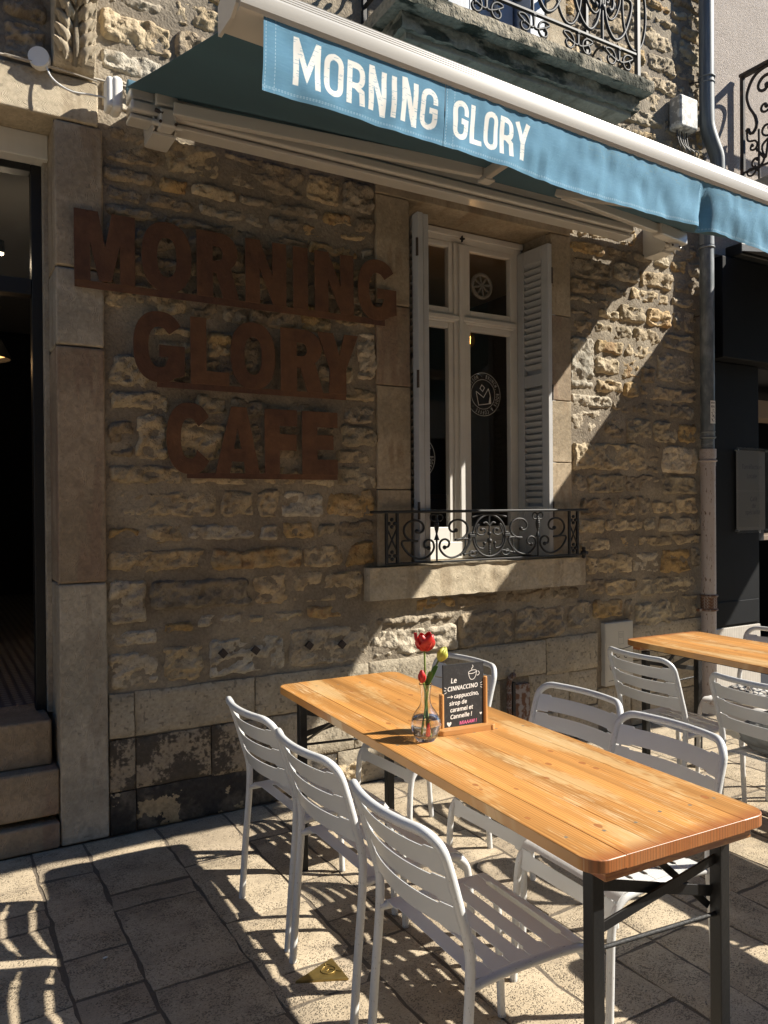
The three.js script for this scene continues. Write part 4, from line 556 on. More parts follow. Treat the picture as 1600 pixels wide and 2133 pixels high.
// ---------------------------------------------------------------- downpipe and fittings
{
  const t = thing('downpipe', 'zinc downpipe over pinkish cast iron foot at the corner of the stone wall', 'downpipe');
  const X = 4.895, Z = .092, cyl = (y0, y1, r, r2 = r) => new THREE.CylinderGeometry(r2, r, y1 - y0, 22, 1).translate(X, (y0 + y1) / 2, Z);
  mesh('zinc_pipe', merge([tube([[4.905, 6.4, Z], [4.905, 5.2, Z], [4.907, 4.35, Z], [4.913, 4.27, Z], [4.95, 4.16, Z + .01], [5.0, 4.06, Z + .015], [5.008, 3.98, Z + .015], [5.005, 3.75, Z + .015], [4.96, 3.6, Z], [4.9, 3.5, Z], [X, 3.4, Z]], .052, 90, 20), cyl(2.0, 3.4, .05)]), zincM, t);
  for (const [y, r] of [[4.62, .06], [4.58, .057], [3.385, .058], [2.01, .057], [2.05, .053]]) mesh('joint_ring', new THREE.TorusGeometry(r - .006, .007, 8, 24).rotateX(1.571).translate(y > 4 ? 4.906 : X, y, Z), zincM, t);
  mesh('zinc_sleeve', cyl(1.9, 2.0, .046), zincM, t);
  mesh('iron_collar', merge([cyl(1.86, 1.925, .058), new THREE.TorusGeometry(.057, .008, 8, 24).rotateX(1.571).translate(X, 1.84, Z), cyl(1.8, 1.86, .054)]), castM, t);
  mesh('iron_pipe', cyl(.86, 1.82, .052), castM, t);
  mesh('rusty_joint', merge([cyl(.75, .86, .057), new THREE.TorusGeometry(.056, .01, 8, 24).rotateX(1.571).translate(X, .86, Z), new THREE.TorusGeometry(.058, .008, 8, 24).rotateX(1.571).translate(X, .76, Z), box(X - .1, .75, .06, X - .05, .77, Z, .003)]), rustPipeM, t);
  mesh('iron_foot', cyl(0, .76, .052), castM, t);
  mesh('pipe_clip', merge([rod([X - .03, 1.3, .0], [X - .03, 1.3, Z - .02], .006), rod([4.83, 4.6, .0], [4.88, 4.6, Z - .02], .006), rod([X - .03, 2.9, .0], [X - .03, 2.9, Z - .02], .006)]), rustIronM, t);
  const st = canvas(160, 256, c => { c.fillStyle = '#d9d6cf'; c.fillRect(0, 0, 160, 256); c.fillStyle = '#1a1a1a'; c.font = 'bold 25px sans-serif'; c.fillText('BRANCHE', 10, 34); c.font = 'bold 34px sans-serif'; c.fillText('REVOL', 14, 78); c.font = '22px sans-serif'; c.fillText('ZONE', 42, 110); for (let i = 0; i < 60; i++) { c.fillStyle = rnd() < .5 ? '#222' : '#777'; c.fillRect(rr(16, 130), rr(120, 235), rr(3, 22), rr(2, 12)); } });
  const g = new THREE.CylinderGeometry(.0515, .0515, .165, 16, 1, true, -.55, 1.15).translate(0, 0, 0); mesh('sticker', g, std({ map: st, roughness: .7, side: THREE.DoubleSide }), t).position.set(X, 2.19, Z);
}
{
  const t = thing('junction_box', 'weathered grey junction box with loose cables beside the downpipe', 'junction box');
  const g = new RoundedBoxGeometry(.19, .23, .11, 3, .02); mesh('cover', muv(g.translate(4.69, 4.31, .06)), std({ map: tex(256, 256, .3, (u, v) => sc3([.5, .49, .46], .6 + .7 * sst(.4, .6, tf(u, v, 12, 12, 4, 421)))), roughness: .6 }), t);
  mesh('back_plate', box(4.62, 4.2, .0, 4.8, 4.42, .02, .004), zincM, t);
  for (let k = 0; k < 5; k++) mesh('cable', tube([[4.63 + k * .025, 4.22, .05], [4.62 + k * .03, 4.12 - k * .01, .07], [4.68 + k * .03, 4.05, .06 + .01 * k], [4.74 + k * .018, 3.98, .05], [4.75 + k * .02, 3.8, .04]], .005, 40, 6), std({ color: k % 2 ? col(.3, .28, .25) : col(.07, .07, .07), roughness: .6 }), t);
}
{
  const t = thing('meter_cover', 'pale meter cover plate with black scrawl low on the wall behind the far table', 'cover plate');
  const ct = canvas(256, 420, c => { c.fillStyle = '#b9b4a8'; c.fillRect(0, 0, 256, 420); c.strokeStyle = '#777'; c.lineWidth = 2; c.strokeRect(118, 60, 50, 86); for (const y of [72, 90]) c.strokeRect(126, y, 34, 10); c.strokeStyle = '#23242a'; c.lineWidth = 5; c.lineJoin = 'round'; c.beginPath(); c.moveTo(26, 190); c.quadraticCurveTo(90, 160, 150, 182); c.lineTo(246, 170); c.stroke(); const sc = [[40, 200, 60, 240, 30, 270, 60, 262], [70, 220, 100, 190, 90, 260, 130, 230], [140, 210, 190, 200, 150, 250, 200, 245], [34, 280, 30, 330, 70, 330, 66, 290], [90, 290, 120, 260, 130, 330, 170, 280], [180, 280, 220, 260, 200, 330, 236, 290]]; for (const s of sc) { c.beginPath(); c.moveTo(s[0], s[1]); c.bezierCurveTo(...s.slice(2)); c.stroke(); } c.lineWidth = 3; c.beginPath(); c.moveTo(20, 392); c.lineTo(230, 386); c.stroke(); });
  mesh('plate', box(3.9, .305, -.02, 4.168, .732, .04, .006, 2), std({ color: col(.48, .455, .4), roughness: .6 }), t);
  const p = mesh('face', new THREE.PlaneGeometry(.25, .41), std({ map: ct, roughness: .6 }), t); p.position.set(4.034, .518, .0415);
}
{
  const t = thing('service_hatch', 'rusty old iron hatch and stub pipe in the plinth behind the table', 'hatch');
  mesh('plate', box(3.13, .1, .0, 3.25, .41, .032, .004), rustPipeM, t); mesh('frame', box(3.105, .06, .0, 3.128, .43, .04, .003), rustIronM, t);
  mesh('pipe', merge([tube([[3.075, .02, .04], [3.075, .35, .04], [3.078, .45, .04], [3.085, .475, .055]], .016, 30, 10), new THREE.SphereGeometry(.02, 10, 8).translate(3.09, .48, .06)]), rustPipeM, t);
}
// ---------------------------------------------------------------- shop and house next door
const shop = thing('black_shop', 'black painted shopfront with house of beige roughcast above, right of the downpipe', 'building');
mesh('upper_wall', box(5.02, 3.42, -.5, 9.5, 7.5, -.03, 0), renderM, shop);
const blackShopM = phy({ map: tex(256, 256, .5, (u, v) => sc3([.006, .007, .009], .8 + .4 * tf(u, v, 6, 6, 4, 431))), roughness: .7, specularIntensity: .35 });
mesh('fascia_box', box(5.06, 2.61, -.05, 8.5, 3.36, .1, .008, 2), blackShopM, shop);
mesh('fascia_lining', box(5.0, 2.62, -.06, 5.055, 3.42, .03, .003), std({ color: col(.1, .085, .075), roughness: .8 }), shop);
mesh('door_panel', merge([box(5.0, .585, -.09, 5.66, 2.605, -.02, .005), box(5.04, .6, -.021, 5.64, .78, -.01, .004)]), blackShopM, shop);
mesh('base', box(5.0, 0, -.09, 5.66, .58, -.012, .006), std({ map: tex(256, 256, .3, (u, v) => sc3([.45, .42, .38], .7 + .25 * Math.abs(Math.sin(u * 44)) + .2 * tf(u, v, 8, 8, 3, 437))), roughness: .8 }), shop);
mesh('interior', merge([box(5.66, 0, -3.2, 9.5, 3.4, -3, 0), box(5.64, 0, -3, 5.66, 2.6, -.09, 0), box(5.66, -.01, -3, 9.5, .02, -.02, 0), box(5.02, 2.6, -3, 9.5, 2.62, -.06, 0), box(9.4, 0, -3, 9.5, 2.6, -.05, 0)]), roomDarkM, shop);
mesh('shelf', merge([box(5.7, 2.28, -.7, 8, 2.44, -.45, .004), box(5.7, 1.2, -.9, 8, 1.24, -.5, .004)]), std({ color: col(.2, .15, .11), roughness: .7 }), shop);
{
  const t = canvas(64, 64, c => { c.fillStyle = '#101216'; c.fillRect(0, 0, 64, 64); c.fillStyle = '#c9c6be'; c.font = '22px sans-serif'; c.fillText('MAI', 10, 40); }); const p = mesh('window_lettering', new THREE.PlaneGeometry(.16, .16), std({ map: t, roughness: .5 }), shop); p.position.set(5.76, 1.31, -.1);
}
{ // clear acrylic menu panel
  const t = thing('menu_panel', 'clear acrylic panel with handwritten lines on the black shopfront', 'menu panel', [5.33, 1.3, -.005]);
  const tt = canvas(320, 520, c => {
    c.fillStyle = '#57524b'; c.fillRect(0, 0, 320, 520); c.fillStyle = '#6b665e'; c.fillRect(0, 262, 320, 3);
    c.fillStyle = '#0c0c0e'; c.font = '40px sans-serif'; c.textAlign = 'center'; for (const [s, y, x] of [['Torréfaction', 120, 170], ['Locale', 180, 170], ['Café', 330, 190], ['de', 374, 190], ['spécialité', 416, 180]]) { c.save(); c.translate(x, y); c.transform(1, 0, -.12, 1, 0, 0); c.fillText(s, 0, 0); c.restore(); }
  });
  mesh('print', new THREE.PlaneGeometry(.36, .62).translate(.21, .33, -.003), std({ map: tt, roughness: .35 }), t);
  mesh('sheet', new THREE.PlaneGeometry(.42, .66).translate(.21, .33, .022), glassM, t);
  for (const [x, y] of [[.02, .02], [.4, .02], [.02, .64], [.4, .64]]) mesh('spacer', rod([x, y, -.005], [x, y, .026], .007, 10), zincM, t);
}
const nb = part('corner_balcony', shop);
{
  const X = 5.43, add = (n, g, m = rustIronM) => mesh(n, g, m, nb); const y0 = 4.02, y1 = 4.8;
  add('slab', box(5.4, 3.86, -.03, 9, 3.97, .4, .01), soffitM);
  add('wall_post', box(X - .014, 3.97, .0, X + .014, y1, .03, .003)); add('front_post', box(X - .014, 3.97, .35, X + .014, y1, .378, .003));
  add('handrail', box(X - .028, y1, .0, X + .028, y1 + .026, .34, .006)); add('bottom_rail', box(X - .008, y0 + .04, .03, X + .008, y0 + .056, .348, .003));
  add('front_handrail', box(X - .028, y1, .342, 9, y1 + .026, .398, .006));
  for (const z of [.15, .28]) add('bar', rod([X, 3.98, z], [X, 4.35 + (z > .2 ? .2 : 0), z], .009));
  const sp = (cz, cy, r0, r1, a0, a1, tail, r = .012) => { const q = []; for (let i = 0; i <= 20; i++) { const a = i / 20, th = mix(a0, a1, a), rad = mix(r0, r1, a); q.push(V3(X, cy + Math.sin(th) * rad, cz + Math.cos(th) * rad)); } tail.forEach(p => q.push(V3(X, p[1], p[0]))); add('scroll', merge([tube(q, r, 70, 6), new THREE.SphereGeometry(r * 1.8, 8, 6).translate(X, q[0].y, q[0].z), new THREE.SphereGeometry(r * 1.5, 8, 6).translate(X, q[q.length - 1].y, q[q.length - 1].z)])); };
  sp(.2, 4.66, .02, .1, 6, -1.2, [[.3, 4.6], [.33, 4.72], [.25, 4.79], [.12, 4.77], [.055, 4.66], [.07, 4.56], [.12, 4.46], [.13, 4.38], [.09, 4.34], [.06, 4.38]]);
  sp(.22, 4.33, .015, .07, 0, 6.6, [[.3, 4.42], [.24, 4.5]], .009); sp(.3, 4.2, .015, .08, 3, 9, [[.2, 4.12], [.14, 4.2]], .01); sp(.13, 4.12, .015, .07, 1, 7, [[.18, 4.22], [.24, 4.26]], .009);
  sp(.1, 4.24, .012, .045, 2, 8, [[.06, 4.3], [.05, 4.38]], .008); sp(.2, 4.5, .012, .05, 0, 6.6, [[.26, 4.52], [.3, 4.46]], .009); sp(.08, 4.06, .012, .05, 1, 7, [[.14, 4.05]], .008);
}
// ---------------------------------------------------------------- tables
const TW = .572, TL = 1.9, TH = .77;
const woodT = (() => {
  const W = 2048, Hh = 640, knots = []; for (let p = 0; p < 6; p++) { const n = 4 + Math.floor(rnd() * 3); for (let i = 0; i < n; i++) knots.push([rnd() * TL, (p + rr(.25, .75)) * TW / 6, rr(.0035, .0075), p]); }
  const tone = [.93, 1.1, .86, 1.06, .97, .84], off = tone.map(() => rnd() * 20);
  const holes = []; for (const z of [.12, 1.0, 1.78]) for (let p = 0; p < 6; p++) holes.push([z + rr(-.02, .02), (p + .5 + rr(-.1, .1)) * TW / 6]);
  return tex(W, Hh, 1, (u, v) => {
    const z = u * TL, x = v * TW, p = Math.min(5, Math.floor(v * 6)), o = off[p];
    let dx = 0, kn = 0, ring = 0;
    for (const k of knots) if (k[3] === p) { const a = (z - k[0]) / 1.5, b = x - k[1], d = Math.hypot(a, b), r = k[2]; if (d < .09) { dx += (b > 0 ? 1 : -1) * r * 1.1 * Math.exp(-d * d / (r * r * 7)); kn = Math.max(kn, sst(r * 1.05, r * .8, d)); ring = Math.max(ring, sst(r * 1.35, r * 1.05, d) - sst(r * 1.05, r * .75, d) * .5); } }
    const g = (x - dx) * 1000 + n3(z * 1.6, x * 20, o) * 9 + n3(z * .5, o, 2) * 16, l = .5 + .5 * Math.sin(g * .72 + n3(z * 3, g * .05, o) * 2.4), late = Math.pow(l, 2.6);
    const streak = vn(z * 14 + o * 9, x * 900, 4096, 4096, 501 + p), wide = n3(z * 1.1 + o, x * 22, 7);
    let c = lerp3([.53, .262, .074], [.33, .12, .026], late * .85); c = sc3(c, tone[p] * (.86 + .28 * streak + .42 * wide));
    const worn = sst(.16, .42, n3(z * 2.2 + 30, x * 9, 3) + n3(z * 26, x * 160, 5) * .28); c = lerp3(c, [.58, .39, .18], worn * .65);
    const scr = n3(z * 9 + 7, x * 330, 11) + .7 * n3(z * 2.6, x * 7, 19); if (scr > .52) c = lerp3(c, [.68, .52, .31], .6);
    c = lerp3(c, [.2, .06, .018], ring * .75); c = lerp3(c, [.34, .12, .035], kn * .75); const en = sst(.06, .0, TL - z + n3(x * 60, 3, 1) * .016); c = lerp3(c, sc3([.3, .1, .03], .7 + .6 * l), en * .9);
    for (const h of holes) { const d = Math.hypot(z - h[0], x - h[1]); if (d < .006) c = d < .0042 ? [.16, .15, .13] : [.36, .2, .08]; }
    return c;
  });
})();
const woodM = phy({ map: woodT, roughness: .48, clearcoat: .18, clearcoatRoughness: .35 });
const woodEdgeM = phy({ map: tex(512, 128, .4, (u, v) => sc3(lerp3([.42, .17, .045], [.3, .1, .03], Math.pow(.5 + .5 * Math.sin(v * 60 + tf(u, v, 4, 4, 3, 511) * 20), 2)), .8 + .4 * tf(u, v, 30, 6, 3, 513)), true, .1), roughness: .4, clearcoat: .6, clearcoatRoughness: .2 });
woodT.repeat.set(1, 1);
function makeTable(name, label) {
  const t = thing(name, label, 'table', [0, 0, 0], 0, 'varnished beer tables on the pavement');
  const n = 6, pw = TW / n, R = .05;
  for (let i = 0; i < n; i++) {
    const x0 = -TW / 2 + i * pw + .00015, x1 = x0 + pw - .0003, z0 = -TL / 2, z1 = TL / 2, s = new THREE.Shape();
    if (i === 0) { s.moveTo(x1, z0); s.lineTo(x1, z1); s.lineTo(x0 + R, z1); s.absarc(x0 + R, z1 - R, R, Math.PI / 2, Math.PI, false); s.lineTo(x0, z0 + R); s.absarc(x0 + R, z0 + R, R, Math.PI, Math.PI * 1.5, false); }
    else if (i === n - 1) { s.moveTo(x0, z0); s.lineTo(x1 - R, z0); s.absarc(x1 - R, z0 + R, R, -Math.PI / 2, 0, false); s.lineTo(x1, z1 - R); s.absarc(x1 - R, z1 - R, R, 0, Math.PI / 2, false); s.lineTo(x0, z1); }
    else { s.moveTo(x0, z0); s.lineTo(x1, z0); s.lineTo(x1, z1); s.lineTo(x0, z1); }
    const end = i === 0 || i === n - 1; const bv = end ? .003 : .0005;
    const g = new THREE.ExtrudeGeometry(s, { depth: .03 - 2 * bv, bevelEnabled: true, bevelSize: bv, bevelThickness: bv, bevelOffset: -bv, bevelSegments: end ? 3 : 1, curveSegments: 10 });
    g.rotateX(Math.PI / 2); g.translate(0, TH - bv, 0); const p = g.attributes.position, uv = new Float32Array(p.count * 2), nn = g.attributes.normal;
    for (let k = 0; k < p.count; k++) { uv[k * 2] = Math.abs(nn.getZ(k)) > .5 ? .9985 - (TH - p.getY(k)) * .1 : clamp((p.getZ(k) + TL / 2) / TL - (Math.abs(nn.getY(k)) < .5 ? (TH - p.getY(k)) * .2 : 0), .001, .999); uv[k * 2 + 1] = (p.getX(k) + TW / 2) / TW * .998 + .001; }
    g.setAttribute('uv', new THREE.BufferAttribute(uv, 2));
    mesh('plank', g, woodM, t);
  }
  for (const s of [-1, 1]) {
    mesh('end_batten', box(-TW / 2 + .05, TH - .058, s * (TL / 2 - .045) - .028, TW / 2 - .05, TH - .0315, s * (TL / 2 - .045) + .028, .004), woodEdgeM, t);
    const z = s * (TL / 2 - .085);
    for (const x of [-1, 1]) mesh('leg', merge([box(x * .207 - .017, .0, z - .017, x * .207 + .017, TH - .06, z + .017, .003)]), blackM, t);
    mesh('crossbar', bar([-.19, TH - .105, z - s * .012], [.19, TH - .21, z - s * .012], .026, .006, [0, 1, 0]), blackM, t);
    mesh('diagonal_brace', bar([-.19, TH - .2, z], [.19, TH - .125, z], .024, .006, [0, 1, 0]), blackM, t);
    mesh('diagonal_brace', bar([-.03, TH - .06, z - s * .02], [.19, TH - .25, z - s * .02], .018, .006, [0, 1, 0]), blackM, t);
    mesh('lock_rod', rod([-.19, TH - .245, z], [.19, TH - .262, z], .0055), blackM, t);
    if (s < 0) mesh('fold_strut', bar([-.19, TH - .23, z], [-.15, TH - .05, z - s * .3], .016, .005, [1, 0, 0]), blackM, t);
  }
  for (const x of [-1, 1]) mesh('underframe', box(x * .2 - .015, TH - .05, -TL / 2 + .12, x * .2 + .015, TH - .0315, TL / 2 - .12, .002), blackM, t);
  return t;
}
const T1 = makeTable('wooden_table', 'nearest long varnished pine table holding the tulip vase and chalkboard');
T1.position.set(1.515, 0, 1.668); T1.rotation.y = -.04;
const T2 = T1.clone(); T2.name = numbered('wooden_table'); scene.add(T2); T2.position.set(3.6, 0, 1.66); T2.rotation.y = Math.PI - .05; T2.userData = { label: 'farther long varnished pine table by the black shopfront', category: 'table', group: 'varnished beer tables on the pavement' };

const T3 = T1.clone(); T3.name = numbered('wooden_table'); scene.add(T3); T3.position.set(2.9, 0, 3.3); T3.rotation.y = -.05; T3.userData = { label: 'third long pine table added at the right, near the viewer, for the shadow it casts', category: 'table', group: 'varnished beer tables on the pavement' };  // extra table, added to throw the solid shade on the right-hand paving
// ---------------------------------------------------------------- chairs
function makeChair() {
  const t = thing('metal_chair', '', 'chair', [0, 0, 0], 0, 'white slatted metal chairs around the tables');
  const W = .215, r = .0125, bow = z => -.042 * (1 - (z / W) * (z / W)), lean = y => y < .46 ? mix(-.0, .035, y / .46) : .035 - Math.pow((y - .46) / .34, 1.5) * .085;
  // rear legs and top rail are one bent tube; drawn as two legs and a rail
  for (const s of [-1, 1]) {
    const q = [[0, .004, s * W], [.017, .22, s * W], [.035, .44, s * W], [.034, .52, s * W], [lean(.62), .62, s * W], [lean(.7), .7, s * W], [lean(.742), .742, s * W]];
    mesh('rear_leg', merge([tube(q, r, 40, 10), new THREE.CylinderGeometry(r, r, .004, 10).translate(0, .002, s * W)]), chairM, t);
    const f = [[.03, .428, s * (W - .004)], [.12, .432, s * (W - .012)], [.33, .432, s * (W - .012)], [.375, .425, s * (W - .012)], [.41, .395, s * (W - .012)], [.422, .35, s * (W - .012)], [.432, .18, s * (W - .01)], [.44, .004, s * (W - .008)]];
    mesh('front_leg', tube(f, r * .95, 60, 10), chairM, t);
    mesh('foot', new THREE.CylinderGeometry(r * .95, r * 1.02, .008, 10).translate(.44, .004, s * (W - .008)), std({ color: col(.4, .4, .39), roughness: .8 }), t);
  }
  const rl = []; const yT = .795, R = .055; for (let i = 0; i <= 6; i++) { const a = i / 6 * Math.PI / 2; const z = -W + R - R * Math.cos(a), y = yT - R + R * Math.sin(a); rl.push([lean(y) + bow(z) * sst(.735, .795, y), y, z]); } for (let i = 1; i < 8; i++) { const z = mix(-W + R, W - R, i / 8); rl.push([lean(yT) + bow(z), yT, z]); } for (let i = 6; i >= 0; i--) { const a = i / 6 * Math.PI / 2; const z = W - R + R * Math.cos(a), y = yT - R + R * Math.sin(a); rl.push([lean(y) + bow(z) * sst(.735, .795, y), y, z]); }
  mesh('top_rail', tube(rl, r, 80, 10), chairM, t);
  // backrest slats, waisted so that the gaps end in narrow slits
  const zs = []; for (const q of [-1, -.85, -.755, -.735, -.73, -.71]) zs.push(q * (W - .004)); for (let i = 1; i < 14; i++) zs.push(mix(-.71, .71, i / 14) * (W - .004)); for (const q of [.71, .73, .735, .755, .85, 1]) zs.push(q * (W - .004));
  const zat = u => { const f = u * (zs.length - 1), i = Math.min(zs.length - 2, Math.floor(f)); return mix(zs[i], zs[i + 1], f - i); };
  for (let k = 0; k < 3; k++) {
    const yc = .724 - k * .07; mesh('back_slat', sheet((u, v) => { const z = zat(u), e = sst(.1535, .1562, Math.abs(z)), hh = mix(.0268, .0325, e), y = yc + (v - .5) * 2 * hh; return V3(lean(y) + bow(z) * .98 + .002, y, z); }, zs.length - 1, 3, .0022), slatM, t);
  }
  // seat slats run across the chair
  const prof = s => { // arc length from the back edge -> (x, y)
    const flat = .315, rad = .045; if (s < flat) return [.05 + s, .441 - .006 * Math.sin(s / flat * 3.14)]; const a = (s - flat) / rad; if (a < 1.35) return [.05 + flat + rad * Math.sin(a), .441 - rad * (1 - Math.cos(a))]; const a0 = 1.35, d = s - flat - rad * a0; return [.05 + flat + rad * Math.sin(a0) + d * Math.cos(a0), .441 - rad * (1 - Math.cos(a0)) - d * Math.sin(a0)]; };
  const pitch = .0605; for (let k = 0; k < 7; k++) {
    const c = .03 + k * pitch; mesh(k < 6 ? 'seat_slat' : 'seat_apron', sheet((u, v) => { const z = zat(u) * .98, e = sst(.15, .1535, Math.abs(z)), hh = mix(.0218, .029, e); const [x, y] = prof(Math.max(0, c + (v - .5) * 2 * hh)); return V3(x, y + .002, z); }, zs.length - 1, 5, .0022), slatM, t);
  }
  return t;
}
const chair0 = makeChair(); let first = true;
function chair(x, z, rot, label) { const c = first ? chair0 : chair0.clone(); if (!first) { c.name = numbered('metal_chair'); scene.add(c); } first = false; c.position.set(x, 0, z); c.rotation.y = rot; c.userData = { label, category: 'chair', group: 'white slatted metal chairs around the tables' }; return c; }
chair(1.045, 1.1, .02, 'white metal chair nearest the wall on the left side of the near table');
chair(1.037, 1.6, 0, 'middle white metal chair on the left side of the near table');
chair(1.015, 2.155, -.03, 'front white metal chair closest to the camera, left of the near table');
chair(2.13, .82, Math.PI + .06, 'white metal chair behind the chalkboard, nearest the wall');
chair(2.115, 1.575, Math.PI + .03, 'middle white metal chair on the right side of the near table');
chair(2.04, 2.06, Math.PI - .02, 'front white metal chair on the right side of the near table');
chair(3.03, 1.14, -.08, 'white metal chair left of the far table, nearest the meter cover');
chair(2.95, 1.81, -.03, 'white metal chair with grey coat on its seat, left of the far table');
chair(4.13, 1.12, Math.PI + .03, 'white metal chair on the far side of the far table by the black shop');
chair(4.12, 1.72, Math.PI, 'white metal chair on the far side of the far table, at the picture edge');
{ // grey coat bundled on the seat
  const g = new THREE.SphereGeometry(1, 40, 28), p = g.attributes.position; for (let i = 0; i < p.count; i++) { let x = p.getX(i), y = p.getY(i), z = p.getZ(i); const b = Math.sign(x) * Math.pow(Math.abs(x), .6), c = Math.sign(z) * Math.pow(Math.abs(z), .6); const k = 1 + fbm(x * 1.6, y * 2.6, z * 1.6, 3) * .22; p.setXYZ(i, b * .16 * k, (Math.sign(y) * Math.pow(Math.abs(y), .7) * .075 + .07) * (y > 0 ? k : 1), c * .2 * k); }
  g.computeVertexNormals(); const t = mesh('grey_coat', muv(g), std({ map: tex(256, 256, .3, (u, v) => sc3([.13, .128, .12], .8 + .4 * tf(u, v, 10, 10, 4, 521))), roughness: .95 })); t.position.set(3.19, .45, 1.81); tag(t, 'bundled dark grey coat lying on a white chair seat', 'coat');
  const h = new THREE.SphereGeometry(1, 24, 16), q = h.attributes.position; for (let i = 0; i < q.count; i++) { const x = q.getX(i), y = q.getY(i), z = q.getZ(i), k = 1 + fbm(x * 2, y * 2, z * 2, 3) * .25; q.setXYZ(i, x * .1 * k, y * .05 * k + .045, z * .12 * k); } h.computeVertexNormals(); const w = mesh('folded_scarf', muv(h), std({ map: tex(128, 128, .12, (u, v) => (Math.floor(u * 6) + Math.floor(v * 6)) % 2 ? [.6, .6, .58] : [.06, .07, .09]), roughness: .95 })); w.position.set(3.85, .45, 1.15); tag(w, 'black and white scarf on the seat beyond the far table', 'scarf');
}
// ---------------------------------------------------------------- vase with tulips
const vase = thing('glass_vase', 'small clear glass bulb vase of water on the near table', 'vase', [1.375, TH, 1.692]);
{
  const o = [[.0, .0], [.026, .0], [.031, .003], [.04, .018], [.048, .038], [.05, .052], [.046, .07], [.035, .09], [.022, .108], [.0165, .125], [.0155, .145], [.0175, .165], [.0215, .182]], i = [[.0202, .183], [.016, .165], [.0138, .145], [.0146, .126], [.02, .108], [.033, .09], [.0438, .07], [.0478, .052], [.0458, .038], [.037, .018], [.0, .012]];
  const v2 = l => l.map(p => new THREE.Vector2(...p)); const gm = phy({ color: 0xffffff, transmission: 1, thickness: .003, ior: 1.5, roughness: .01 });
  mesh('glass', new THREE.LatheGeometry(new THREE.SplineCurve(v2(o)).getPoints(40).concat(new THREE.SplineCurve(v2(i)).getPoints(40)), 40), gm, vase);
  mesh('water', new THREE.LatheGeometry(v2([[0, .0125], [.0365, .0187], [.0452, .038], [.0472, .052], [.0432, .0695], [.0405, .0745], [0, .0745]]), 40), phy({ color: 0xffffff, transmission: 1, thickness: .05, ior: 1.33, roughness: .01 }), vase);
}
const stemM = std({ color: col(.14, .21, .035), roughness: .6 }), leafM = phy({ color: col(.12, .24, .04), roughness: .5, transmission: .25, thickness: 0, side: THREE.DoubleSide });
const petal = (len, wid, curl, a, tilt) => { const g = sheet((u, v) => { const s = (v - .5) * 2, w = wid * Math.sin(Math.PI * Math.pow(mix(.08, .93, u), .75)), th = s * 1.0; const rad = mix(.004, curl, Math.sin(Math.min(1, u * 1.15) * 1.75)); return V3(Math.sin(th) * w + 0, u * len, rad * Math.cos(th * .8) + Math.pow(u, 3) * tilt); }, 12, 8, .0007); g.rotateY(a); return g; };
{
  const red = phy({ map: tex(128, 128, .03, (u, v) => sc3([.62, .018, .014], .85 + .3 * tf(u, v, 16, 3, 3, 531))), roughness: .45, transmission: .25, thickness: 0, side: THREE.DoubleSide });
  const yel = phy({ map: tex(128, 128, .03, (u, v) => lerp3([.62, .56, .06], [.4, .46, .06], tf(u, v, 14, 3, 3, 535))), roughness: .5, transmission: .2, thickness: 0, side: THREE.DoubleSide });
  const flower = (name, label, x, y, z, petals, mat, bend, tilt) => {
    const t = thing(name, label, 'flower', [1.375, TH, 1.692], 0, 'tulips in the glass vase');
    mesh('stem', tube([bend[0], bend[1], bend[2], [x, y + .006, z]], .0032, 40, 7), stemM, t);
    const h = new THREE.Group(); h.name = 'bloom'; h.position.set(x, y, z); h.rotation.set(tilt[0], 0, tilt[1]); t.add(h); for (const p of petals) mesh('petal', p, mat, h); return t;
  };
  const P = []; for (let k = 0; k < 3; k++) P.push(petal(.056, .034, .033, k * 2.094, .004)); for (let k = 0; k < 3; k++) P.push(petal(.053, .032, .029, k * 2.094 + 1.05, .0));
  const f1 = flower('tulip', 'open red tulip standing tall in the glass vase', -.003, .288, .0, P, red, [[.012, .02, .0], [.004, .1, .003], [0, .18, 0]], [.05, -.03]);
  mesh('heart', new THREE.CylinderGeometry(.005, .006, .03, 8).translate(-.003, .305, 0), std({ color: col(.05, .04, .02), roughness: .8 }), f1);
  const Q = []; for (let k = 0; k < 14; k++) Q.push(petal(.04 + rr(0, .012), .013, .026 - k * .0008, k * 2.4, -.016)); flower('tulip', 'yellow-green double tulip leaning right in the glass vase', .058, .247, -.006, Q, yel, [[-.02, .03, .01], [.002, .13, .004], [.022, .2, 0]], [.1, -.5]);
  const B = []; for (let k = 0; k < 5; k++) B.push(petal(.04, .014, .0125, k * 1.257, -.008)); flower('tulip', 'small closed red tulip low at the rim of the vase', -.02, .19, .012, B, red, [[.012, .03, -.01], [.0, .1, .0], [-.007, .17, .006]], [.1, .12]);
  const t = thing('tulip_leaf', 'curled green tulip leaves at the rim of the vase', 'leaf', [1.375, TH, 1.692]);
  for (const [dx, dz, l, c] of [[.03, .006, .075, 1], [.012, .015, .06, .4]]) mesh('leaf_blade', sheet((u, v) => { const s = (v - .5) * 2, w = .013 * Math.sin(Math.PI * mix(.12, .98, u)); return V3(u * dx + Math.sin(u * 2.6) * .02 * c, .16 + Math.sin(u * 2.1) * l, dz * u + s * w); }, 14, 4, .0008), leafM, t);
  mesh('submerged_petal', (() => { const g = petal(.04, .012, .008, .4, 0); g.translate(-.005, .018, .012); return g; })(), red, t);
}
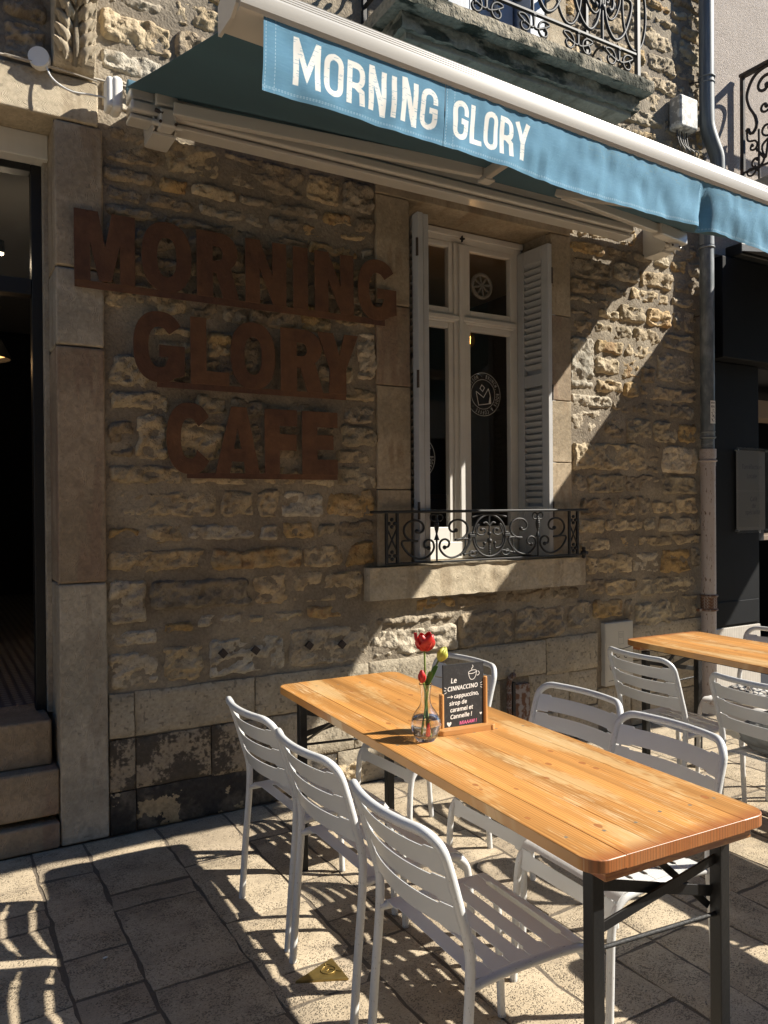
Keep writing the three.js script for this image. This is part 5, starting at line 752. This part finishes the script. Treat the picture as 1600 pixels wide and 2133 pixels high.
// ---------------------------------------------------------------- chalkboard in its holder
{
  const t = thing('chalkboard_stand', 'small chalkboard menu in a wooden holder beside the vase', 'chalkboard', [1.54, TH, 1.672], -.12);
  const hm = phy({ map: tex(256, 128, .25, (u, v) => sc3([.5, .24, .075], .82 + .3 * tf(u, v, 3, 30, 4, 541))), roughness: .5, clearcoat: .2 });
  const s = new THREE.Shape(); const w = .108, d = .033, R = .018; s.moveTo(-w + R, -d); s.lineTo(w - R, -d); s.absarc(w - R, -d + R, R, -1.571, 0); s.lineTo(w, d - R); s.absarc(w - R, d - R, R, 0, 1.571); s.lineTo(-w + R, d); s.absarc(-w + R, d - R, R, 1.571, 3.142); s.lineTo(-w, -d + R); s.absarc(-w + R, -d + R, R, 3.142, 4.712);
  const g = new THREE.ExtrudeGeometry(s, { depth: .014, bevelEnabled: true, bevelSize: .002, bevelThickness: .002, bevelSegments: 2 }); g.rotateX(-Math.PI / 2); g.translate(0, .002, 0); mesh('base', muv(g), hm, t);
  for (const [x, h] of [[-.083, .11], [.083, .155]]) mesh('post', merge([new THREE.CylinderGeometry(.0085, .0085, h, 16).translate(x, .018 + h / 2, 0), new THREE.SphereGeometry(.0085, 12, 6).scale(1, .4, 1).translate(x, .018 + h, 0)]), hm, t);
  mesh('board', box(-.0785, .012, -.003, .0765, .226, .003, .0008), std({ color: col(.022, .022, .024), roughness: .8 }), t);
  const ct = canvas(620, 840, (c, W, H) => {
    c.fillStyle = '#2d2d2f'; c.fillRect(0, 0, W, H); for (let i = 0; i < 500; i++) { c.fillStyle = `rgba(190,190,190,${rr(.01, .05)})`; c.beginPath(); c.ellipse(rnd() * W, rnd() * H, rr(4, 50), rr(2, 14), rr(0, 3), 0, 7); c.fill(); }
    c.lineJoin = c.lineCap = 'round'; const wr = (s, x, y, sz, colr = '#f4f2ee', wt = 4, sk = -.1) => { c.save(); c.translate(x, y); c.transform(1, -.05, sk, 1, 0, 0); c.font = sz + 'px sans-serif'; c.fillStyle = c.strokeStyle = colr; c.lineWidth = wt; c.fillText(s, 0, 0); c.strokeText(s, 0, 0); c.restore(); };
    wr('Le', 110, 240, 92); wr('CINNACCINO', 60, 345, 78); wr('cappuccino,', 160, 445, 72); wr('sirop de', 88, 540, 74); wr('caramel et', 100, 630, 74); wr('Cannelle !', 100, 722, 76); wr('MiAAAM !', 240, 810, 62, '#e56a9c', 3);
    c.strokeStyle = c.fillStyle = '#f4f2ee'; c.lineWidth = 8; for (const [a, b, e, f] of [[62, 425, 140, 422], [120, 408, 142, 422], [120, 438, 142, 422], [20, 290, 45, 305], [12, 330, 40, 332], [20, 372, 46, 358], [600, 260, 575, 276], [606, 300, 578, 302], [600, 340, 576, 326]]) { c.beginPath(); c.moveTo(a, b); c.lineTo(e, f); c.stroke(); }
    c.beginPath(); c.ellipse(450, 110, 62, 22, -.15, 0, 7); c.stroke(); c.beginPath(); c.moveTo(388, 118); c.quadraticCurveTo(400, 215, 440, 215); c.quadraticCurveTo(500, 215, 514, 104); c.stroke(); c.beginPath(); c.arc(528, 135, 28, -1.4, 1.9); c.stroke(); c.beginPath(); c.moveTo(440, 80); c.bezierCurveTo(420, 60, 480, 50, 450, 20); c.stroke();
    for (const [x, y, k] of [[85, 790, 1.5], [575, 690, .8]]) { c.save(); c.translate(x, y); c.scale(k, k); c.beginPath(); c.moveTo(0, 22); c.bezierCurveTo(-40, -10, -18, -34, 0, -12); c.bezierCurveTo(18, -34, 40, -10, 0, 22); c.fill(); c.restore(); }
  });
  const f = mesh('chalk_face', new THREE.PlaneGeometry(.153, .207), std({ map: ct, roughness: .85 }), t); f.position.set(-.001, .119, .0035);
}
// ---------------------------------------------------------------- lamps seen through the openings
{
  const t = thing('filament_bulb', 'glowing filament bulb hanging inside the window', 'lamp', [3.525, 2.778, -.95]);
  mesh('bulb', new THREE.SphereGeometry(.045, 20, 14).scale(1, 1.25, 1), phy({ color: col(1, .75, .4), transmission: 1, thickness: 0, roughness: .05 }), t);
  mesh('filament', new THREE.CylinderGeometry(.011, .011, .055, 8), std({ color: 0, emissive: col(1, .62, .2), emissiveIntensity: 10 }), t);
  mesh('holder', rod([0, .04, 0], [0, .09, 0], .012), blackM, t); mesh('flex', rod([0, .09, 0], [0, .8, 0], .003), blackM, t);
  const l = new THREE.PointLight(col(1, .62, .3), .05, 0, 2); l.position.set(0, -.06, 0); l.castShadow = true; t.add(l);
}
{
  const t = thing('ceiling_spot', 'small glowing ceiling spot behind the transom pane of the doorway', 'lamp', [.36, 3.0, -1.2]);
  mesh('housing', new THREE.CylinderGeometry(.03, .034, .07, 20).translate(0, .04, 0), darkM, t); mesh('rod', rod([0, .08, 0], [0, .55, 0], .006), plasticM, t);
  mesh('lens', new THREE.CylinderGeometry(.026, .026, .006, 20).translate(0, .002, 0), std({ color: col(.9, .8, .6), emissive: col(1, .82, .55), emissiveIntensity: 2.2 }), t);
  const l = new THREE.PointLight(col(1, .8, .55), .13, 0, 2); l.position.set(0, -.04, 0); l.castShadow = true; t.add(l);
}
{
  const t = thing('pendant_lamp', 'black pendant lamp with glowing underside inside the doorway', 'lamp', [.3, 2.46, -1.6]);
  mesh('shade', new THREE.LatheGeometry([[.02, .2], [.03, .18], [.1, .12], [.15, .02], [.155, 0], [.148, 0], [.143, .02], [.095, .11], [.02, .17]].map(p => new THREE.Vector2(...p)), 32), blackM, t);
  mesh('diffuser', new THREE.CylinderGeometry(.13, .13, .01, 28).translate(0, .03, 0), std({ color: col(.9, .6, .3), emissive: col(1, .55, .2), emissiveIntensity: .7 }), t);
  mesh('flex', rod([0, .19, 0], [0, 1.25, 0], .004), blackM, t);
  const l = new THREE.PointLight(col(1, .6, .28), .08, 0, 2); l.position.set(0, -.02, 0); l.castShadow = true; t.add(l);
}
// ---------------------------------------------------------------- house across the street, behind the camera
{
  const t = thing('opposite_house', 'plain stone house front across the street behind the viewer', 'building');
  const g = []; for (let k = 0; k < 14; k++) { const x = -14 + k * 3.4; g.push(box(x, 0, 9.5, x + 2.2, 8.6, 10, 0), box(x + 2.2, 0, 9.5, x + 3.4, .9, 10, 0), box(x + 2.2, 3, 9.5, x + 3.4, 4.3, 10, 0), box(x + 2.2, 6.4, 9.5, x + 3.4, 8.6, 10, 0)); }
  mesh('wall', merge(g), sillM, t);
  for (let k = 0; k < 14; k++) for (const [a, b] of [[.9, 3], [4.3, 6.4]]) mesh('window', box(-11.8 + k * 3.4, a, 9.7, -10.6 + k * 3.4, b, 9.75, 0), darkM, t);
  mesh('cornice', box(-14.2, 8.6, 9.3, 34, 8.85, 10.1, .02), sillM, t);
}

renderer.render(scene, camera);
